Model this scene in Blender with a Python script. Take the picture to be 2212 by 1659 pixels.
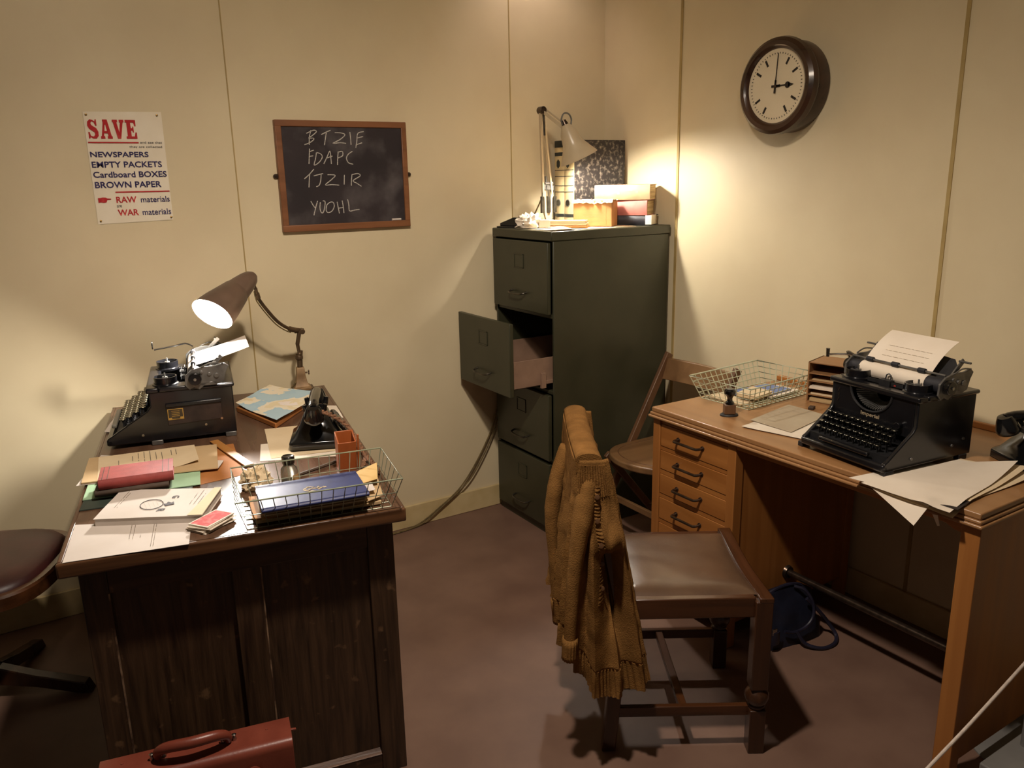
import bpy, math, random
from mathutils import Vector, Matrix, noise

random.seed(7)
SC = bpy.context.scene
for _o in list(bpy.data.objects):
    bpy.data.objects.remove(_o)

# ---------------------------------------------------------------- camera, world, lights, exposure
R_ = ((0.8464722, -0.5320528, -0.0201144), (-0.1475238, -0.1980695, -0.9690228), (0.5115872, 0.8232183, -0.2461508))
cam_data = bpy.data.cameras.new('camera')
cam = bpy.data.objects.new('camera', cam_data)
SC.collection.objects.link(cam)
cam_data.sensor_width = 36.0
cam_data.lens = 1730.0 / 2212.0 * 36.0
cam_data.clip_start = 0.05
_r, _d, _f = (Vector(v) for v in R_)
_m = Matrix((( _r.x, -_d.x, -_f.x, 0.0), (_r.y, -_d.y, -_f.y, 0.0), (_r.z, -_d.z, -_f.z, 1.52), (0, 0, 0, 1)))
cam.matrix_world = _m
SC.camera = cam

world = bpy.data.worlds.new('world')
SC.world = world
world.use_nodes = True
world.node_tree.nodes['Background'].inputs[0].default_value = (1.0, 0.84, 0.68, 1)
world.node_tree.nodes['Background'].inputs[1].default_value = 0.04

def lamp(name, kind, loc, power, col, size=0.05, target=None, spot=None, blend=0.5):
    d = bpy.data.lights.new(name, kind)
    d.energy = power
    d.color = col
    if kind == 'AREA':
        d.size = size
    else:
        d.shadow_soft_size = size
    if kind == 'SPOT':
        d.spot_size = math.radians(spot)
        d.spot_blend = blend
    o = bpy.data.objects.new(name, d)
    SC.collection.objects.link(o)
    o.location = loc
    if target is not None:
        o.rotation_euler = (Vector(target) - Vector(loc)).to_track_quat('-Z', 'Y').to_euler()
    return o

# the spotlight on the ceiling in front of the desks, and a soft downlight near the corner
lamp('ceiling_spotlight', 'SPOT', (0.66, 1.20, 2.42), 104, (1.0, 0.86, 0.73), 0.05, (1.15, 1.85, 0.2), 136, 0.9)
lamp('left_wall_fill', 'SPOT', (0.35, 1.00, 2.55), 38, (1.0, 0.84, 0.66), 0.12, (0.75, 3.13, 1.85), 104, 1.0)  # added fill light to brighten the back wall, not a fixture of the room
lamp('right_wall_fill', 'SPOT', (0.70, 0.40, 2.55), 26, (1.0, 0.84, 0.66), 0.12, (2.49, 1.75, 1.85), 84, 1.0)  # second added fill, lifts the right wall without lighting the left floor
lamp('corner_downlight', 'SPOT', (2.02, 2.90, 2.60), 6, (1.0, 0.80, 0.76), 0.05, (2.08, 3.13, 2.1), 110, 1.0)
BULB_DESK = 1280.0
BULB_CABINET = 830.0

vs = SC.view_settings
vs.view_transform = 'Standard'
vs.look = 'None'
vs.exposure = 0.32
vs.gamma = 1.0
vs.use_curve_mapping = False

# ---------------------------------------------------------------- materials
def lin(c):
    return tuple(((x / 255.0) / 12.92 if x / 255.0 <= 0.04045 else ((x / 255.0 + 0.055) / 1.055) ** 2.4) for x in c)

def base_mat(name, rough, metal=0.0, spec=0.5):
    m = bpy.data.materials.new(name)
    m.use_nodes = True
    nt = m.node_tree
    b = nt.nodes['Principled BSDF']
    b.inputs['Roughness'].default_value = rough
    b.inputs['Metallic'].default_value = metal
    b.inputs['Specular IOR Level'].default_value = spec
    return m, nt, b

def mat(name, col, col2=None, rough=0.5, metal=0.0, scale=20.0, stretch=(1, 1, 1), detail=4.0, bump=0.0, bscale=None,
        lo=0.35, hi=0.65, dist=0.0, spec=0.5, coat=0.0, sheen=0.0, rvar=0.0):
    """Procedural surface: two colours mixed by stretched noise, optional bump and roughness variation."""
    m, nt, b = base_mat(name, rough, metal, spec)
    N, L = nt.nodes, nt.links
    col = lin(col)
    col2 = lin(col2) if col2 else tuple(c * 0.86 for c in col)
    tc = N.new('ShaderNodeTexCoord')
    mp = N.new('ShaderNodeMapping')
    mp.inputs['Scale'].default_value = stretch
    L.new(tc.outputs['Object'], mp.inputs['Vector'])
    nz = N.new('ShaderNodeTexNoise')
    nz.inputs['Scale'].default_value = scale
    nz.inputs['Detail'].default_value = detail
    nz.inputs['Distortion'].default_value = dist
    L.new(mp.outputs[0], nz.inputs['Vector'])
    rp = N.new('ShaderNodeValToRGB')
    rp.color_ramp.elements[0].position = lo
    rp.color_ramp.elements[0].color = (*col2, 1)
    rp.color_ramp.elements[1].position = hi
    rp.color_ramp.elements[1].color = (*col, 1)
    L.new(nz.outputs[0], rp.inputs[0])
    L.new(rp.outputs[0], b.inputs['Base Color'])
    if bump:
        n2 = N.new('ShaderNodeTexNoise')
        n2.inputs['Scale'].default_value = bscale or scale * 3
        n2.inputs['Detail'].default_value = 3
        L.new(mp.outputs[0], n2.inputs['Vector'])
        bp = N.new('ShaderNodeBump')
        bp.inputs['Strength'].default_value = bump
        bp.inputs['Distance'].default_value = 0.002
        L.new(n2.outputs[0], bp.inputs['Height'])
        L.new(bp.outputs[0], b.inputs['Normal'])
    if rvar:
        mr = N.new('ShaderNodeMapRange')
        mr.inputs['To Min'].default_value = max(0.02, rough - rvar)
        mr.inputs['To Max'].default_value = min(1.0, rough + rvar)
        L.new(nz.outputs[0], mr.inputs['Value'])
        L.new(mr.outputs[0], b.inputs['Roughness'])
    if coat:
        b.inputs['Coat Weight'].default_value = coat
        b.inputs['Coat Roughness'].default_value = 0.12
    if sheen:
        b.inputs['Sheen Weight'].default_value = sheen
    return m

def wood(name, c1, c2, rough=0.4, axis=0, scale=16.0, bump=0.12, coat=0.0, lo=0.3, hi=0.7, wear=None):
    """Grain runs along the given object axis."""
    st = [1.0, 1.0, 1.0]
    st[axis] = 0.07
    m = mat(name, c1, c2, rough=rough, scale=scale, stretch=st, detail=7.0, dist=0.8, bump=bump, bscale=scale * 5, lo=lo, hi=hi,
            coat=coat, rvar=0.1)
    if wear:
        nt = m.node_tree
        b = nt.nodes['Principled BSDF']
        old = b.inputs['Base Color'].links[0].from_socket
        tc = nt.nodes.new('ShaderNodeTexCoord')
        n3 = nt.nodes.new('ShaderNodeTexNoise')
        n3.inputs['Scale'].default_value = 26
        n3.inputs['Detail'].default_value = 6
        nt.links.new(tc.outputs['Object'], n3.inputs['Vector'])
        r3 = nt.nodes.new('ShaderNodeValToRGB')
        r3.color_ramp.elements[0].position = 0.66
        r3.color_ramp.elements[1].position = 0.74
        nt.links.new(n3.outputs[0], r3.inputs[0])
        mx = nt.nodes.new('ShaderNodeMixRGB')
        mx.inputs[2].default_value = (*lin(wear), 1)
        nt.links.new(r3.outputs[0], mx.inputs[0])
        nt.links.new(old, mx.inputs[1])
        nt.links.new(mx.outputs[0], b.inputs['Base Color'])
    return m

def emit(name, col, strength):
    m, nt, b = base_mat(name, 0.5)
    b.inputs['Base Color'].default_value = (1, 1, 1, 1)
    b.inputs['Emission Color'].default_value = (*col, 1)
    b.inputs['Emission Strength'].default_value = strength
    return m

def glass(name, col, rough=0.02):
    m, nt, b = base_mat(name, rough)
    b.inputs['Base Color'].default_value = (*lin(col), 1)
    b.inputs['Transmission Weight'].default_value = 0.9
    b.inputs['IOR'].default_value = 1.45
    return m

M = {}
M['wall'] = mat('cream_wall_paint', (217, 202, 167), (210, 194, 159), rough=0.5, scale=3, bump=0.02, bscale=160, spec=0.35)
M['seam'] = mat('seam_strip_paint', (176, 152, 98), (160, 136, 84), rough=0.55, scale=12)
M['skirt'] = mat('skirting_paint', (208, 188, 142), (192, 170, 122), rough=0.45, scale=9)
M['ceil'] = mat('ceiling_paint', (216, 206, 180), rough=0.8, scale=4)
M['floor'] = mat('brown_linoleum', (124, 97, 82), (110, 84, 71), rough=0.5, scale=5, detail=8, bump=0.04, bscale=220, spec=0.35, rvar=0.08)
M['oak_dark'] = wood('dark_oak_upright_grain', (78, 56, 37), (36, 24, 15), rough=0.42, axis=2, scale=62, bump=0.35, wear=(104, 78, 54))
M['oak_dark_h'] = wood('dark_oak_level_grain', (76, 52, 34), (42, 27, 17), rough=0.4, axis=0, scale=36, bump=0.2, wear=(110, 78, 52))
M['oak_top'] = wood('worn_dark_oak_top', (104, 76, 58), (76, 54, 40), rough=0.27, axis=1, scale=14, bump=0.03)
M['oak_top'].node_tree.nodes['Principled BSDF'].inputs['Specular IOR Level'].default_value = 0.28
M['oak_edge'] = wood('worn_oak_edge', (110, 74, 46), (58, 36, 22), rough=0.3, axis=0, scale=30, bump=0.15, coat=0.2, wear=(150, 108, 74))
M['worn'] = mat('worn_bare_oak', (150, 122, 96), (70, 48, 32), rough=0.6, scale=16, detail=6, lo=0.42, hi=0.62)
M['oak'] = wood('light_oak_upright_grain', (170, 112, 56), (146, 91, 42), rough=0.42, axis=2, scale=18, bump=0.06)
M['oak_h'] = wood('light_oak_level_grain', (172, 113, 56), (148, 92, 42), rough=0.4, axis=1, scale=18, bump=0.06)
M['oak_t'] = wood('light_oak_desktop', (168, 126, 84), (146, 104, 64), rough=0.36, axis=1, scale=9, bump=0.04, coat=0.1)
M['chairwood'] = wood('dark_stained_chair_wood', (72, 42, 22), (42, 23, 12), rough=0.3, axis=2, scale=20, bump=0.05, coat=0.3)
M['chairwood_x'] = wood('dark_stained_rail_wood', (86, 50, 26), (48, 27, 13), rough=0.28, axis=0, scale=20, bump=0.05, coat=0.3)
M['chairwood_y'] = wood('dark_stained_cross_rail_wood', (86, 50, 26), (48, 27, 13), rough=0.28, axis=1, scale=20, bump=0.05, coat=0.3)
M['foldwood'] = wood('worn_brown_beech', (112, 80, 54), (84, 57, 36), rough=0.4, axis=2, scale=20, bump=0.05)
M['foldseat'] = wood('worn_plywood_seat', (132, 100, 66), (98, 70, 44), rough=0.32, axis=0, scale=12, bump=0.04, coat=0.2)
M['leather'] = mat('brown_seat_leather', (102, 78, 58), (84, 62, 46), rough=0.33, scale=7, bump=0.12, bscale=150, coat=0.15)
M['redleather'] = mat('tan_red_case_leather', (132, 66, 50), (112, 52, 38), rough=0.35, scale=9, bump=0.1, bscale=170)
M['redseat'] = mat('dark_red_seat_leather', (72, 32, 29), (54, 24, 22), rough=0.45, scale=8, bump=0.1, bscale=140)
M['navy'] = mat('navy_bag_leather', (30, 34, 50), (20, 23, 36), rough=0.42, scale=16, bump=0.2, bscale=110)
M['navy2'] = mat('navy_bag_handle_leather', (38, 36, 52), (26, 26, 40), rough=0.4, scale=20)
M['wool'] = mat('mustard_brown_wool', (142, 102, 56), (108, 76, 40), rough=0.95, scale=22, detail=10, lo=0.25, hi=0.75, bump=0.9, bscale=300, spec=0.05)
M['green'] = mat('dark_green_enamel', (58, 57, 41), (50, 50, 35), rough=0.36, scale=6, bump=0.03, bscale=60, rvar=0.06)
M['green_in'] = mat('drawer_inside_dark', (30, 32, 30), (20, 22, 21), rough=0.7, scale=8)
M['drawer_pink'] = mat('drawer_side_primer', (142, 114, 94), (124, 98, 80), rough=0.6, scale=10)
M['gunmetal'] = mat('dark_pull_metal', (96, 90, 78), (70, 66, 58), rough=0.35, metal=0.8, scale=40)
M['brownmetal'] = mat('bronzed_handle_metal', (98, 84, 72), (74, 62, 54), rough=0.3, metal=0.85, scale=40)
M['black'] = mat('black_enamel', (22, 22, 25), (15, 15, 18), rough=0.26, scale=18, coat=0.25)
M['blackmatt'] = mat('black_crackle_metal', (30, 30, 32), (20, 20, 22), rough=0.55, scale=60, bump=0.1, bscale=300)
M['bakelite'] = mat('black_bakelite', (17, 17, 18), (12, 12, 13), rough=0.16, scale=10, coat=0.4)
M['rubber'] = mat('platen_rubber', (34, 34, 40), (26, 26, 31), rough=0.6, scale=30)
M['chrome'] = mat('nickel_plate', (196, 194, 190), (160, 158, 154), rough=0.22, metal=1.0, scale=30)
M['steel'] = mat('worn_steel', (132, 130, 126), (98, 96, 93), rough=0.38, metal=0.6, scale=26)
M['keytop'] = mat('black_key_glass', (24, 24, 24), (18, 18, 18), rough=0.15, scale=10, coat=0.6)
M['keyring'] = mat('key_ring_metal', (120, 116, 100), (90, 86, 74), rough=0.3, metal=1.0, scale=40)
M['spacegrey'] = mat('grey_space_bar', (118, 114, 102), rough=0.5, scale=20)
M['gold'] = mat('gilt_print', (206, 170, 92), (176, 140, 70), rough=0.35, metal=0.5, scale=60)
M['anchor'] = mat('pale_gilt_emblem', (198, 180, 150), (176, 158, 128), rough=0.4, metal=0.3, scale=60)
M['label'] = mat('dark_label_plate', (74, 62, 44), (58, 48, 34), rough=0.4, scale=40)
M['panelbrown'] = mat('recessed_side_plate', (66, 54, 50), (50, 42, 40), rough=0.4, metal=0.3, scale=26)
M['lampbrown'] = mat('bronzed_lamp_metal', (104, 84, 62), (76, 60, 44), rough=0.42, metal=0.55, scale=24)
M['lampbase'] = mat('tan_painted_lamp_base', (152, 122, 84), (122, 94, 62), rough=0.5, metal=0.2, scale=26)
M['lampshade'] = mat('brown_enamel_shade', (100, 80, 66), (88, 70, 58), rough=0.4, scale=12)
M['shadein'] = mat('white_shade_lining', (240, 236, 226), rough=0.5, scale=10)
M['cream_enamel'] = mat('cream_lamp_enamel', (190, 172, 140), (178, 160, 130), rough=0.3, scale=10)
M['paper'] = mat('off_white_paper', (226, 214, 196), (218, 205, 186), rough=0.75, scale=8, spec=0.2)
M['paper_warm'] = mat('aged_cream_paper', (220, 200, 166), (210, 188, 152), rough=0.8, scale=8, spec=0.2)
M['paper_white'] = mat('white_paper', (210, 200, 190), (202, 191, 180), rough=0.75, scale=8, spec=0.2)
M['paper_grey'] = mat('greyish_carbon_sheet', (176, 162, 138), (166, 150, 126), rough=0.75, scale=7, spec=0.2)
M['buff'] = mat('buff_folder_card', (196, 168, 128), (186, 158, 118), rough=0.75, scale=10, spec=0.2)
M['manila'] = mat('manila_envelope', (216, 180, 116), (204, 168, 104), rough=0.75, scale=12, spec=0.2)
M['kraft'] = mat('brown_kraft_paper', (176, 116, 64), (162, 104, 56), rough=0.7, scale=12, spec=0.2)
M['kraftbox'] = mat('brown_carton', (190, 140, 90), (174, 126, 78), rough=0.75, scale=14, spec=0.2)
M['mint'] = mat('pale_green_folder', (164, 196, 160), (154, 186, 150), rough=0.75, scale=12, spec=0.2)
M['darkgreen'] = mat('dark_green_folder', (62, 72, 62), (52, 62, 54), rough=0.65, scale=12)
M['redbook'] = mat('faded_red_cloth', (156, 64, 58), (138, 54, 50), rough=0.6, scale=40, bump=0.15, bscale=400)
M['darkbook'] = mat('dark_brown_cloth', (74, 56, 40), (60, 44, 30), rough=0.65, scale=40)
M['bluebook'] = mat('navy_blue_cloth', (38, 49, 102), (31, 40, 88), rough=0.5, scale=30, bump=0.08, bscale=400)
M['bluepale'] = mat('blue_paper_cover', (110, 128, 172), (98, 116, 160), rough=0.6, scale=20)
M['blackbook'] = mat('black_book_cloth', (40, 38, 44), (30, 29, 34), rough=0.45, scale=30)
M['pinkbook'] = mat('faded_pink_cloth', (186, 116, 104), (168, 98, 88), rough=0.6, scale=20)
M['jacket'] = mat('cream_dust_jacket', (186, 152, 116), (166, 132, 98), rough=0.6, scale=14)
M['pages'] = mat('yellowed_page_edges', (200, 174, 128), (158, 132, 92), rough=0.8, scale=5, stretch=(1, 1, 90), lo=0.4, hi=0.6)
M['ink'] = mat('dark_grey_print', (92, 88, 90), (72, 70, 72), rough=0.7, scale=60, spec=0.2)
M['faint'] = mat('faint_print', (160, 148, 134), (148, 136, 124), rough=0.7, scale=60, spec=0.2)
M['chalk'] = mat('chalk_line', (206, 200, 188), (150, 146, 142), rough=0.95, scale=220, lo=0.3, hi=0.6, spec=0.1)
M['wire'] = mat('pale_green_wire', (206, 212, 184), (190, 196, 166), rough=0.4, metal=0.0, scale=20)
M['wirerim'] = mat('grey_green_rim_wire', (170, 178, 150), (150, 158, 132), rough=0.35, metal=0.3, scale=20)
M['keyrim'] = mat('ivory_key_edge', (196, 186, 150), (160, 150, 118), rough=0.3, metal=0.7, scale=40)
M['wiredark'] = mat('grey_green_wire', (168, 174, 150), (126, 130, 112), rough=0.35, metal=0.4, scale=20)
M['walnut'] = wood('reddish_frame_wood', (138, 90, 56), (112, 70, 42), rough=0.42, axis=0, scale=22, bump=0.05)
M['clockwood'] = wood('dark_mahogany', (70, 44, 28), (42, 25, 15), rough=0.3, axis=1, scale=14, bump=0.03, coat=0.35)
M['dial'] = mat('ivory_dial', (226, 212, 182), (220, 204, 172), rough=0.5, scale=6)
M['clockblack'] = mat('dial_black', (34, 28, 24), rough=0.5, scale=30)
M['posterpaper'] = mat('poster_paper', (236, 226, 206), (229, 217, 194), rough=0.7, scale=8, spec=0.25)
M['posterred'] = mat('poster_red_ink', (178, 42, 46), (188, 66, 64), rough=0.7, scale=46, spec=0.2, lo=0.3, hi=0.5)
M['posterblue'] = mat('poster_blue_ink', (50, 44, 86), (70, 64, 104), rough=0.7, scale=60, spec=0.2, lo=0.3, hi=0.5)
M['brass'] = mat('brass_tack', (150, 120, 70), rough=0.35, metal=0.9, scale=40)
M['orange'] = wood('orange_stained_wood', (176, 94, 46), (154, 78, 35), rough=0.42, axis=2, scale=18, bump=0.04)
M['rulerwood'] = wood('yellow_ruler_wood', (190, 134, 72), (166, 112, 54), rough=0.4, axis=1, scale=22, bump=0.04)
M['rackwood'] = wood('plywood_rack', (158, 118, 78), (136, 98, 62), rough=0.55, axis=0, scale=18, bump=0.04)
M['braid'] = mat('brown_braided_cord', (146, 104, 74), (98, 66, 46), rough=0.85, scale=200, bump=0.6, bscale=500)
M['flex'] = mat('tan_fabric_flex', (112, 94, 56), (84, 70, 40), rough=0.75, scale=80)
M['cardred'] = mat('red_card_back', (196, 78, 76), (212, 128, 124), rough=0.75, scale=70, lo=0.3, hi=0.55, spec=0.15)
M['inkglass'] = glass('smoky_bottle_glass', (206, 206, 190))
M['inkfluid'] = mat('dark_ink', (36, 38, 34), rough=0.2, scale=12)
M['tag'] = mat('bottle_label_paper', (180, 144, 92), rough=0.7, scale=40)
M['grey'] = mat('grey_barrier_paint', (122, 120, 116), (112, 110, 106), rough=0.5, scale=10)
M['whitecord'] = mat('white_barrier_cord', (214, 200, 186), (196, 180, 166), rough=0.6, scale=50)
M['darkpaper'] = mat('black_carbon_paper', (44, 36, 38), (34, 28, 30), rough=0.5, scale=20)
M['ribbonred'] = mat('red_ribbon', (160, 50, 44), rough=0.6, scale=30)

def slate():
    m = mat('chalkboard_slate', (54, 47, 49), (43, 38, 40), rough=0.7, scale=4, detail=6, spec=0.25)
    nt = m.node_tree
    b = nt.nodes['Principled BSDF']
    old = b.inputs['Base Color'].links[0].from_socket
    tc = nt.nodes.new('ShaderNodeTexCoord')
    mp = nt.nodes.new('ShaderNodeMapping')
    mp.inputs['Scale'].default_value = (3.0, 3.0, 8.0)
    mp.inputs['Rotation'].default_value = (0, 0.25, 0)
    nt.links.new(tc.outputs['Object'], mp.inputs['Vector'])
    nz = nt.nodes.new('ShaderNodeTexNoise')
    nz.inputs['Scale'].default_value = 2.3
    nz.inputs['Detail'].default_value = 9
    nt.links.new(mp.outputs[0], nz.inputs['Vector'])
    rp = nt.nodes.new('ShaderNodeValToRGB')
    rp.color_ramp.elements[0].position = 0.50
    rp.color_ramp.elements[0].color = (0, 0, 0, 1)
    rp.color_ramp.elements[1].position = 0.78
    rp.color_ramp.elements[1].color = (0.7, 0.7, 0.7, 1)
    nt.links.new(nz.outputs[0], rp.inputs[0])
    mx = nt.nodes.new('ShaderNodeMixRGB')
    mx.inputs[2].default_value = (*lin((104, 98, 98)), 1)
    nt.links.new(rp.outputs[0], mx.inputs[0])
    nt.links.new(old, mx.inputs[1])
    nt.links.new(mx.outputs[0], b.inputs['Base Color'])
    return m
M['slate'] = slate()

def multi(name, stops, scale, rough=0.7, detail=5, stretch=(1, 1, 1), kind='noise', constant=True, spec=0.2):
    m, nt, b = base_mat(name, rough, 0, spec)
    tc = nt.nodes.new('ShaderNodeTexCoord')
    mp = nt.nodes.new('ShaderNodeMapping')
    mp.inputs['Scale'].default_value = stretch
    nt.links.new(tc.outputs['Object'], mp.inputs['Vector'])
    nz = nt.nodes.new('ShaderNodeTexNoise')
    nz.inputs['Scale'].default_value = scale
    nz.inputs['Detail'].default_value = detail
    nt.links.new(mp.outputs[0], nz.inputs['Vector'])
    rp = nt.nodes.new('ShaderNodeValToRGB')
    if constant:
        rp.color_ramp.interpolation = 'CONSTANT'
    el = rp.color_ramp.elements
    el[0].position, el[0].color = stops[0][0], (*lin(stops[0][1]), 1)
    el[1].position, el[1].color = stops[1][0], (*lin(stops[1][1]), 1)
    for p, c in stops[2:]:
        e = el.new(p)
        e.color = (*lin(c), 1)
    nt.links.new(nz.outputs[0], rp.inputs[0])
    nt.links.new(rp.outputs[0], b.inputs['Base Color'])
    return m
M['map'] = multi('printed_map', [(0.0, (180, 206, 216)), (0.47, (172, 202, 216)), (0.5, (236, 226, 202)), (0.56, (230, 216, 180)), (0.62, (236, 226, 218)), (0.68, (212, 224, 200))], 6.5, detail=6)
M['marble'] = multi('black_marbled_paper', [(0.0, (34, 30, 30)), (0.5, (48, 43, 41)), (0.6, (96, 88, 80)), (0.68, (128, 118, 106))], 55, detail=6, constant=False, rough=0.6)
M['spinepaper'] = mat('file_spine_paper', (198, 178, 136), (186, 166, 124), rough=0.6, scale=20)
M['spinegreen'] = mat('spine_band_ink', (40, 44, 40), (30, 34, 31), rough=0.6, scale=30)

# ---------------------------------------------------------------- mesh collecting
def frame(d):
    d = Vector(d).normalized()
    a = Vector((0, 0, 1)) if abs(d.z) < 0.9 else Vector((1, 0, 0))
    x = a.cross(d).normalized()
    return x, d.cross(x).normalized(), d

class MB:
    def __init__(self):
        self.v, self.f = [], []

    def add(self, vs_, fs_, mx=None):
        n = len(self.v)
        self.v += [tuple(mx @ Vector(p)) if mx is not None else tuple(p) for p in vs_]
        self.f += [tuple(i + n for i in f) for f in fs_]
        return self

    def box(self, x0, x1, y0, y1, z0, z1, mx=None):
        v = [(x, y, z) for z in (z0, z1) for y in (y0, y1) for x in (x0, x1)]
        f = [(0, 2, 3, 1), (4, 5, 7, 6), (0, 1, 5, 4), (2, 6, 7, 3), (0, 4, 6, 2), (1, 3, 7, 5)]
        return self.add(v, f, mx)

    def beam(self, p0, p1, w, h, up=(0, 0, 1)):
        """A rectangular bar from p0 to p1, w across and h along the up side."""
        p0, p1, up = Vector(p0), Vector(p1), Vector(up)
        d = (p1 - p0).normalized()
        x = d.cross(up).normalized()
        u = x.cross(d).normalized()
        v = [p + x * sx * w / 2 + u * su * h / 2 for p in (p0, p1) for su in (-1, 1) for sx in (-1, 1)]
        f = [(0, 2, 3, 1), (4, 5, 7, 6), (0, 1, 5, 4), (2, 6, 7, 3), (0, 4, 6, 2), (1, 3, 7, 5)]
        return self.add(v, f)

    def cyl(self, p0, p1, r0, r1=None, n=20, caps=True):
        r1 = r0 if r1 is None else r1
        p0, p1 = Vector(p0), Vector(p1)
        x, y, d = frame(p1 - p0)
        v = []
        for p, r in ((p0, r0), (p1, r1)):
            v += [p + (x * math.cos(2 * math.pi * k / n) + y * math.sin(2 * math.pi * k / n)) * r for k in range(n)]
        f = [(k, (k + 1) % n, n + (k + 1) % n, n + k) for k in range(n)]
        if caps:
            f += [tuple(range(n - 1, -1, -1)), tuple(range(n, 2 * n))]
        return self.add(v, f)

    def tube(self, pts, r, n=10, closed=False, flat=1.0):
        pts = [Vector(p) for p in pts]
        m = len(pts)
        rs = r if isinstance(r, (list, tuple)) else [r] * m
        ref = None
        v = []
        for i, p in enumerate(pts):
            a = pts[(i - 1) % m] if closed or i else pts[0]
            b = pts[(i + 1) % m] if closed or i < m - 1 else pts[-1]
            d = (b - a).normalized()
            if ref is None:
                ref = frame(d)[0]
            x = (ref - d * ref.dot(d)).normalized()
            ref = x
            y = d.cross(x)
            v += [p + (x * math.cos(2 * math.pi * k / n) + y * math.sin(2 * math.pi * k / n) * flat) * rs[i] for k in range(n)]
        f = []
        for i in range(m if closed else m - 1):
            j = (i + 1) % m
            f += [(i * n + k, i * n + (k + 1) % n, j * n + (k + 1) % n, j * n + k) for k in range(n)]
        if not closed:
            f += [tuple(range(n - 1, -1, -1)), tuple(range((m - 1) * n, m * n))]
        return self.add(v, f)

    def lathe(self, prof, n=32, mx=None, close=True):
        """prof: (radius, height) pairs turned about the local z axis."""
        v, f = [], []
        for r, z in prof:
            v += [(r * math.cos(2 * math.pi * k / n), r * math.sin(2 * math.pi * k / n), z) for k in range(n)]
        m = len(prof)
        for i in range(m - 1):
            f += [(i * n + k, i * n + (k + 1) % n, (i + 1) * n + (k + 1) % n, (i + 1) * n + k) for k in range(n)]
        if close:
            f += [tuple(range(n - 1, -1, -1)), tuple(range((m - 1) * n, m * n))]
        return self.add(v, f, mx)

    def prism(self, poly, a, b, axis='x', mx=None):
        """poly in the two other axes (in order), pushed from a to b along axis."""
        def P(p, t):
            return {'x': (t, p[0], p[1]), 'y': (p[0], t, p[1]), 'z': (p[0], p[1], t)}[axis]
        n = len(poly)
        v = [P(p, a) for p in poly] + [P(p, b) for p in poly]
        f = [(k, (k + 1) % n, n + (k + 1) % n, n + k) for k in range(n)] + [tuple(range(n - 1, -1, -1)), tuple(range(n, 2 * n))]
        return self.add(v, f, mx)

    def surf(self, fn, nu, nv, th=0.0, mx=None):
        """A sheet fn(u, v) with u, v in 0..1, closed to a slab of thickness th (downwards)."""
        top = [Vector(fn(i / nu, j / nv)) for j in range(nv + 1) for i in range(nu + 1)]
        w = nu + 1
        f = [(j * w + i, j * w + i + 1, (j + 1) * w + i + 1, (j + 1) * w + i) for j in range(nv) for i in range(nu)]
        if not th:
            return self.add(top, f, mx)
        n = len(top)
        nor = [Vector((0, 0, 0)) for _ in top]
        for q in f:
            nn = (top[q[1]] - top[q[0]]).cross(top[q[3]] - top[q[0]])
            for i in q:
                nor[i] += nn
        bot = [p - (k.normalized() if k.length > 1e-12 else Vector((0, 0, 1))) * th for p, k in zip(top, nor)]
        f2 = [tuple(n + i for i in reversed(q)) for q in f]
        rim = [i for i in range(w)] + [j * w + nu for j in range(1, nv + 1)] + [nv * w + i for i in range(nu - 1, -1, -1)] + [j * w for j in range(nv - 1, 0, -1)]
        f3 = [(rim[(k + 1) % len(rim)], rim[k], n + rim[k], n + rim[(k + 1) % len(rim)]) for k in range(len(rim))]
        return self.add(top + bot, f + f2 + f3, mx)

    def ball(self, c, r, n=16, sx=1, sy=1, sz=1):
        m = n // 2
        prof = [(max(1e-5, math.sin(math.pi * i / m)) * r, -math.cos(math.pi * i / m) * r) for i in range(m + 1)]
        return self.lathe(prof, n, Matrix.Translation(Vector(c)) @ Matrix.Diagonal((sx, sy, sz, 1)))

    def build(self, name, m, parent=None, bevel=0.0, smooth=35, seg=2, loc=None, rot=None, label=None):
        me = bpy.data.meshes.new(name)
        me.from_pydata(self.v, [], self.f)
        me.validate()
        me.update()
        me.materials.append(m)
        if smooth:
            me.polygons.foreach_set('use_smooth', [True] * len(me.polygons))
            me.set_sharp_from_angle(angle=math.radians(smooth))
        o = bpy.data.objects.new(name, me)
        SC.collection.objects.link(o)
        if parent is not None:
            o.parent = parent
        if loc is not None:
            o.location = loc
        if rot is not None:
            o.rotation_euler = rot
        if bevel:
            bv = o.modifiers.new('bevel', 'BEVEL')
            bv.width = bevel
            bv.segments = seg
            bv.limit_method = 'ANGLE'
            bv.angle_limit = math.radians(40)
            bv.harden_normals = False
        if label:
            o['label'] = label
        return o

def tag(o, label, cat, group=None, kind=None):
    o['label'] = label
    o['category'] = cat
    if group:
        o['group'] = group
    if kind:
        o['kind'] = kind
    return o

def thing(name, label, cat, loc=(0, 0, 0), rz=0.0, group=None, rot=None):
    o = bpy.data.objects.new(name, None)
    o.empty_display_size = 0.05
    SC.collection.objects.link(o)
    o.location = loc
    o.rotation_euler = rot if rot is not None else (0, 0, math.radians(rz))
    return tag(o, label, cat, group)

def struct(o):
    o['kind'] = 'structure'
    return o

def copy_tree(o, parent=None):
    c = o.copy()
    SC.collection.objects.link(c)
    c.parent = parent
    for ch in list(o.children):
        copy_tree(ch, c)
    return c

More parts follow.
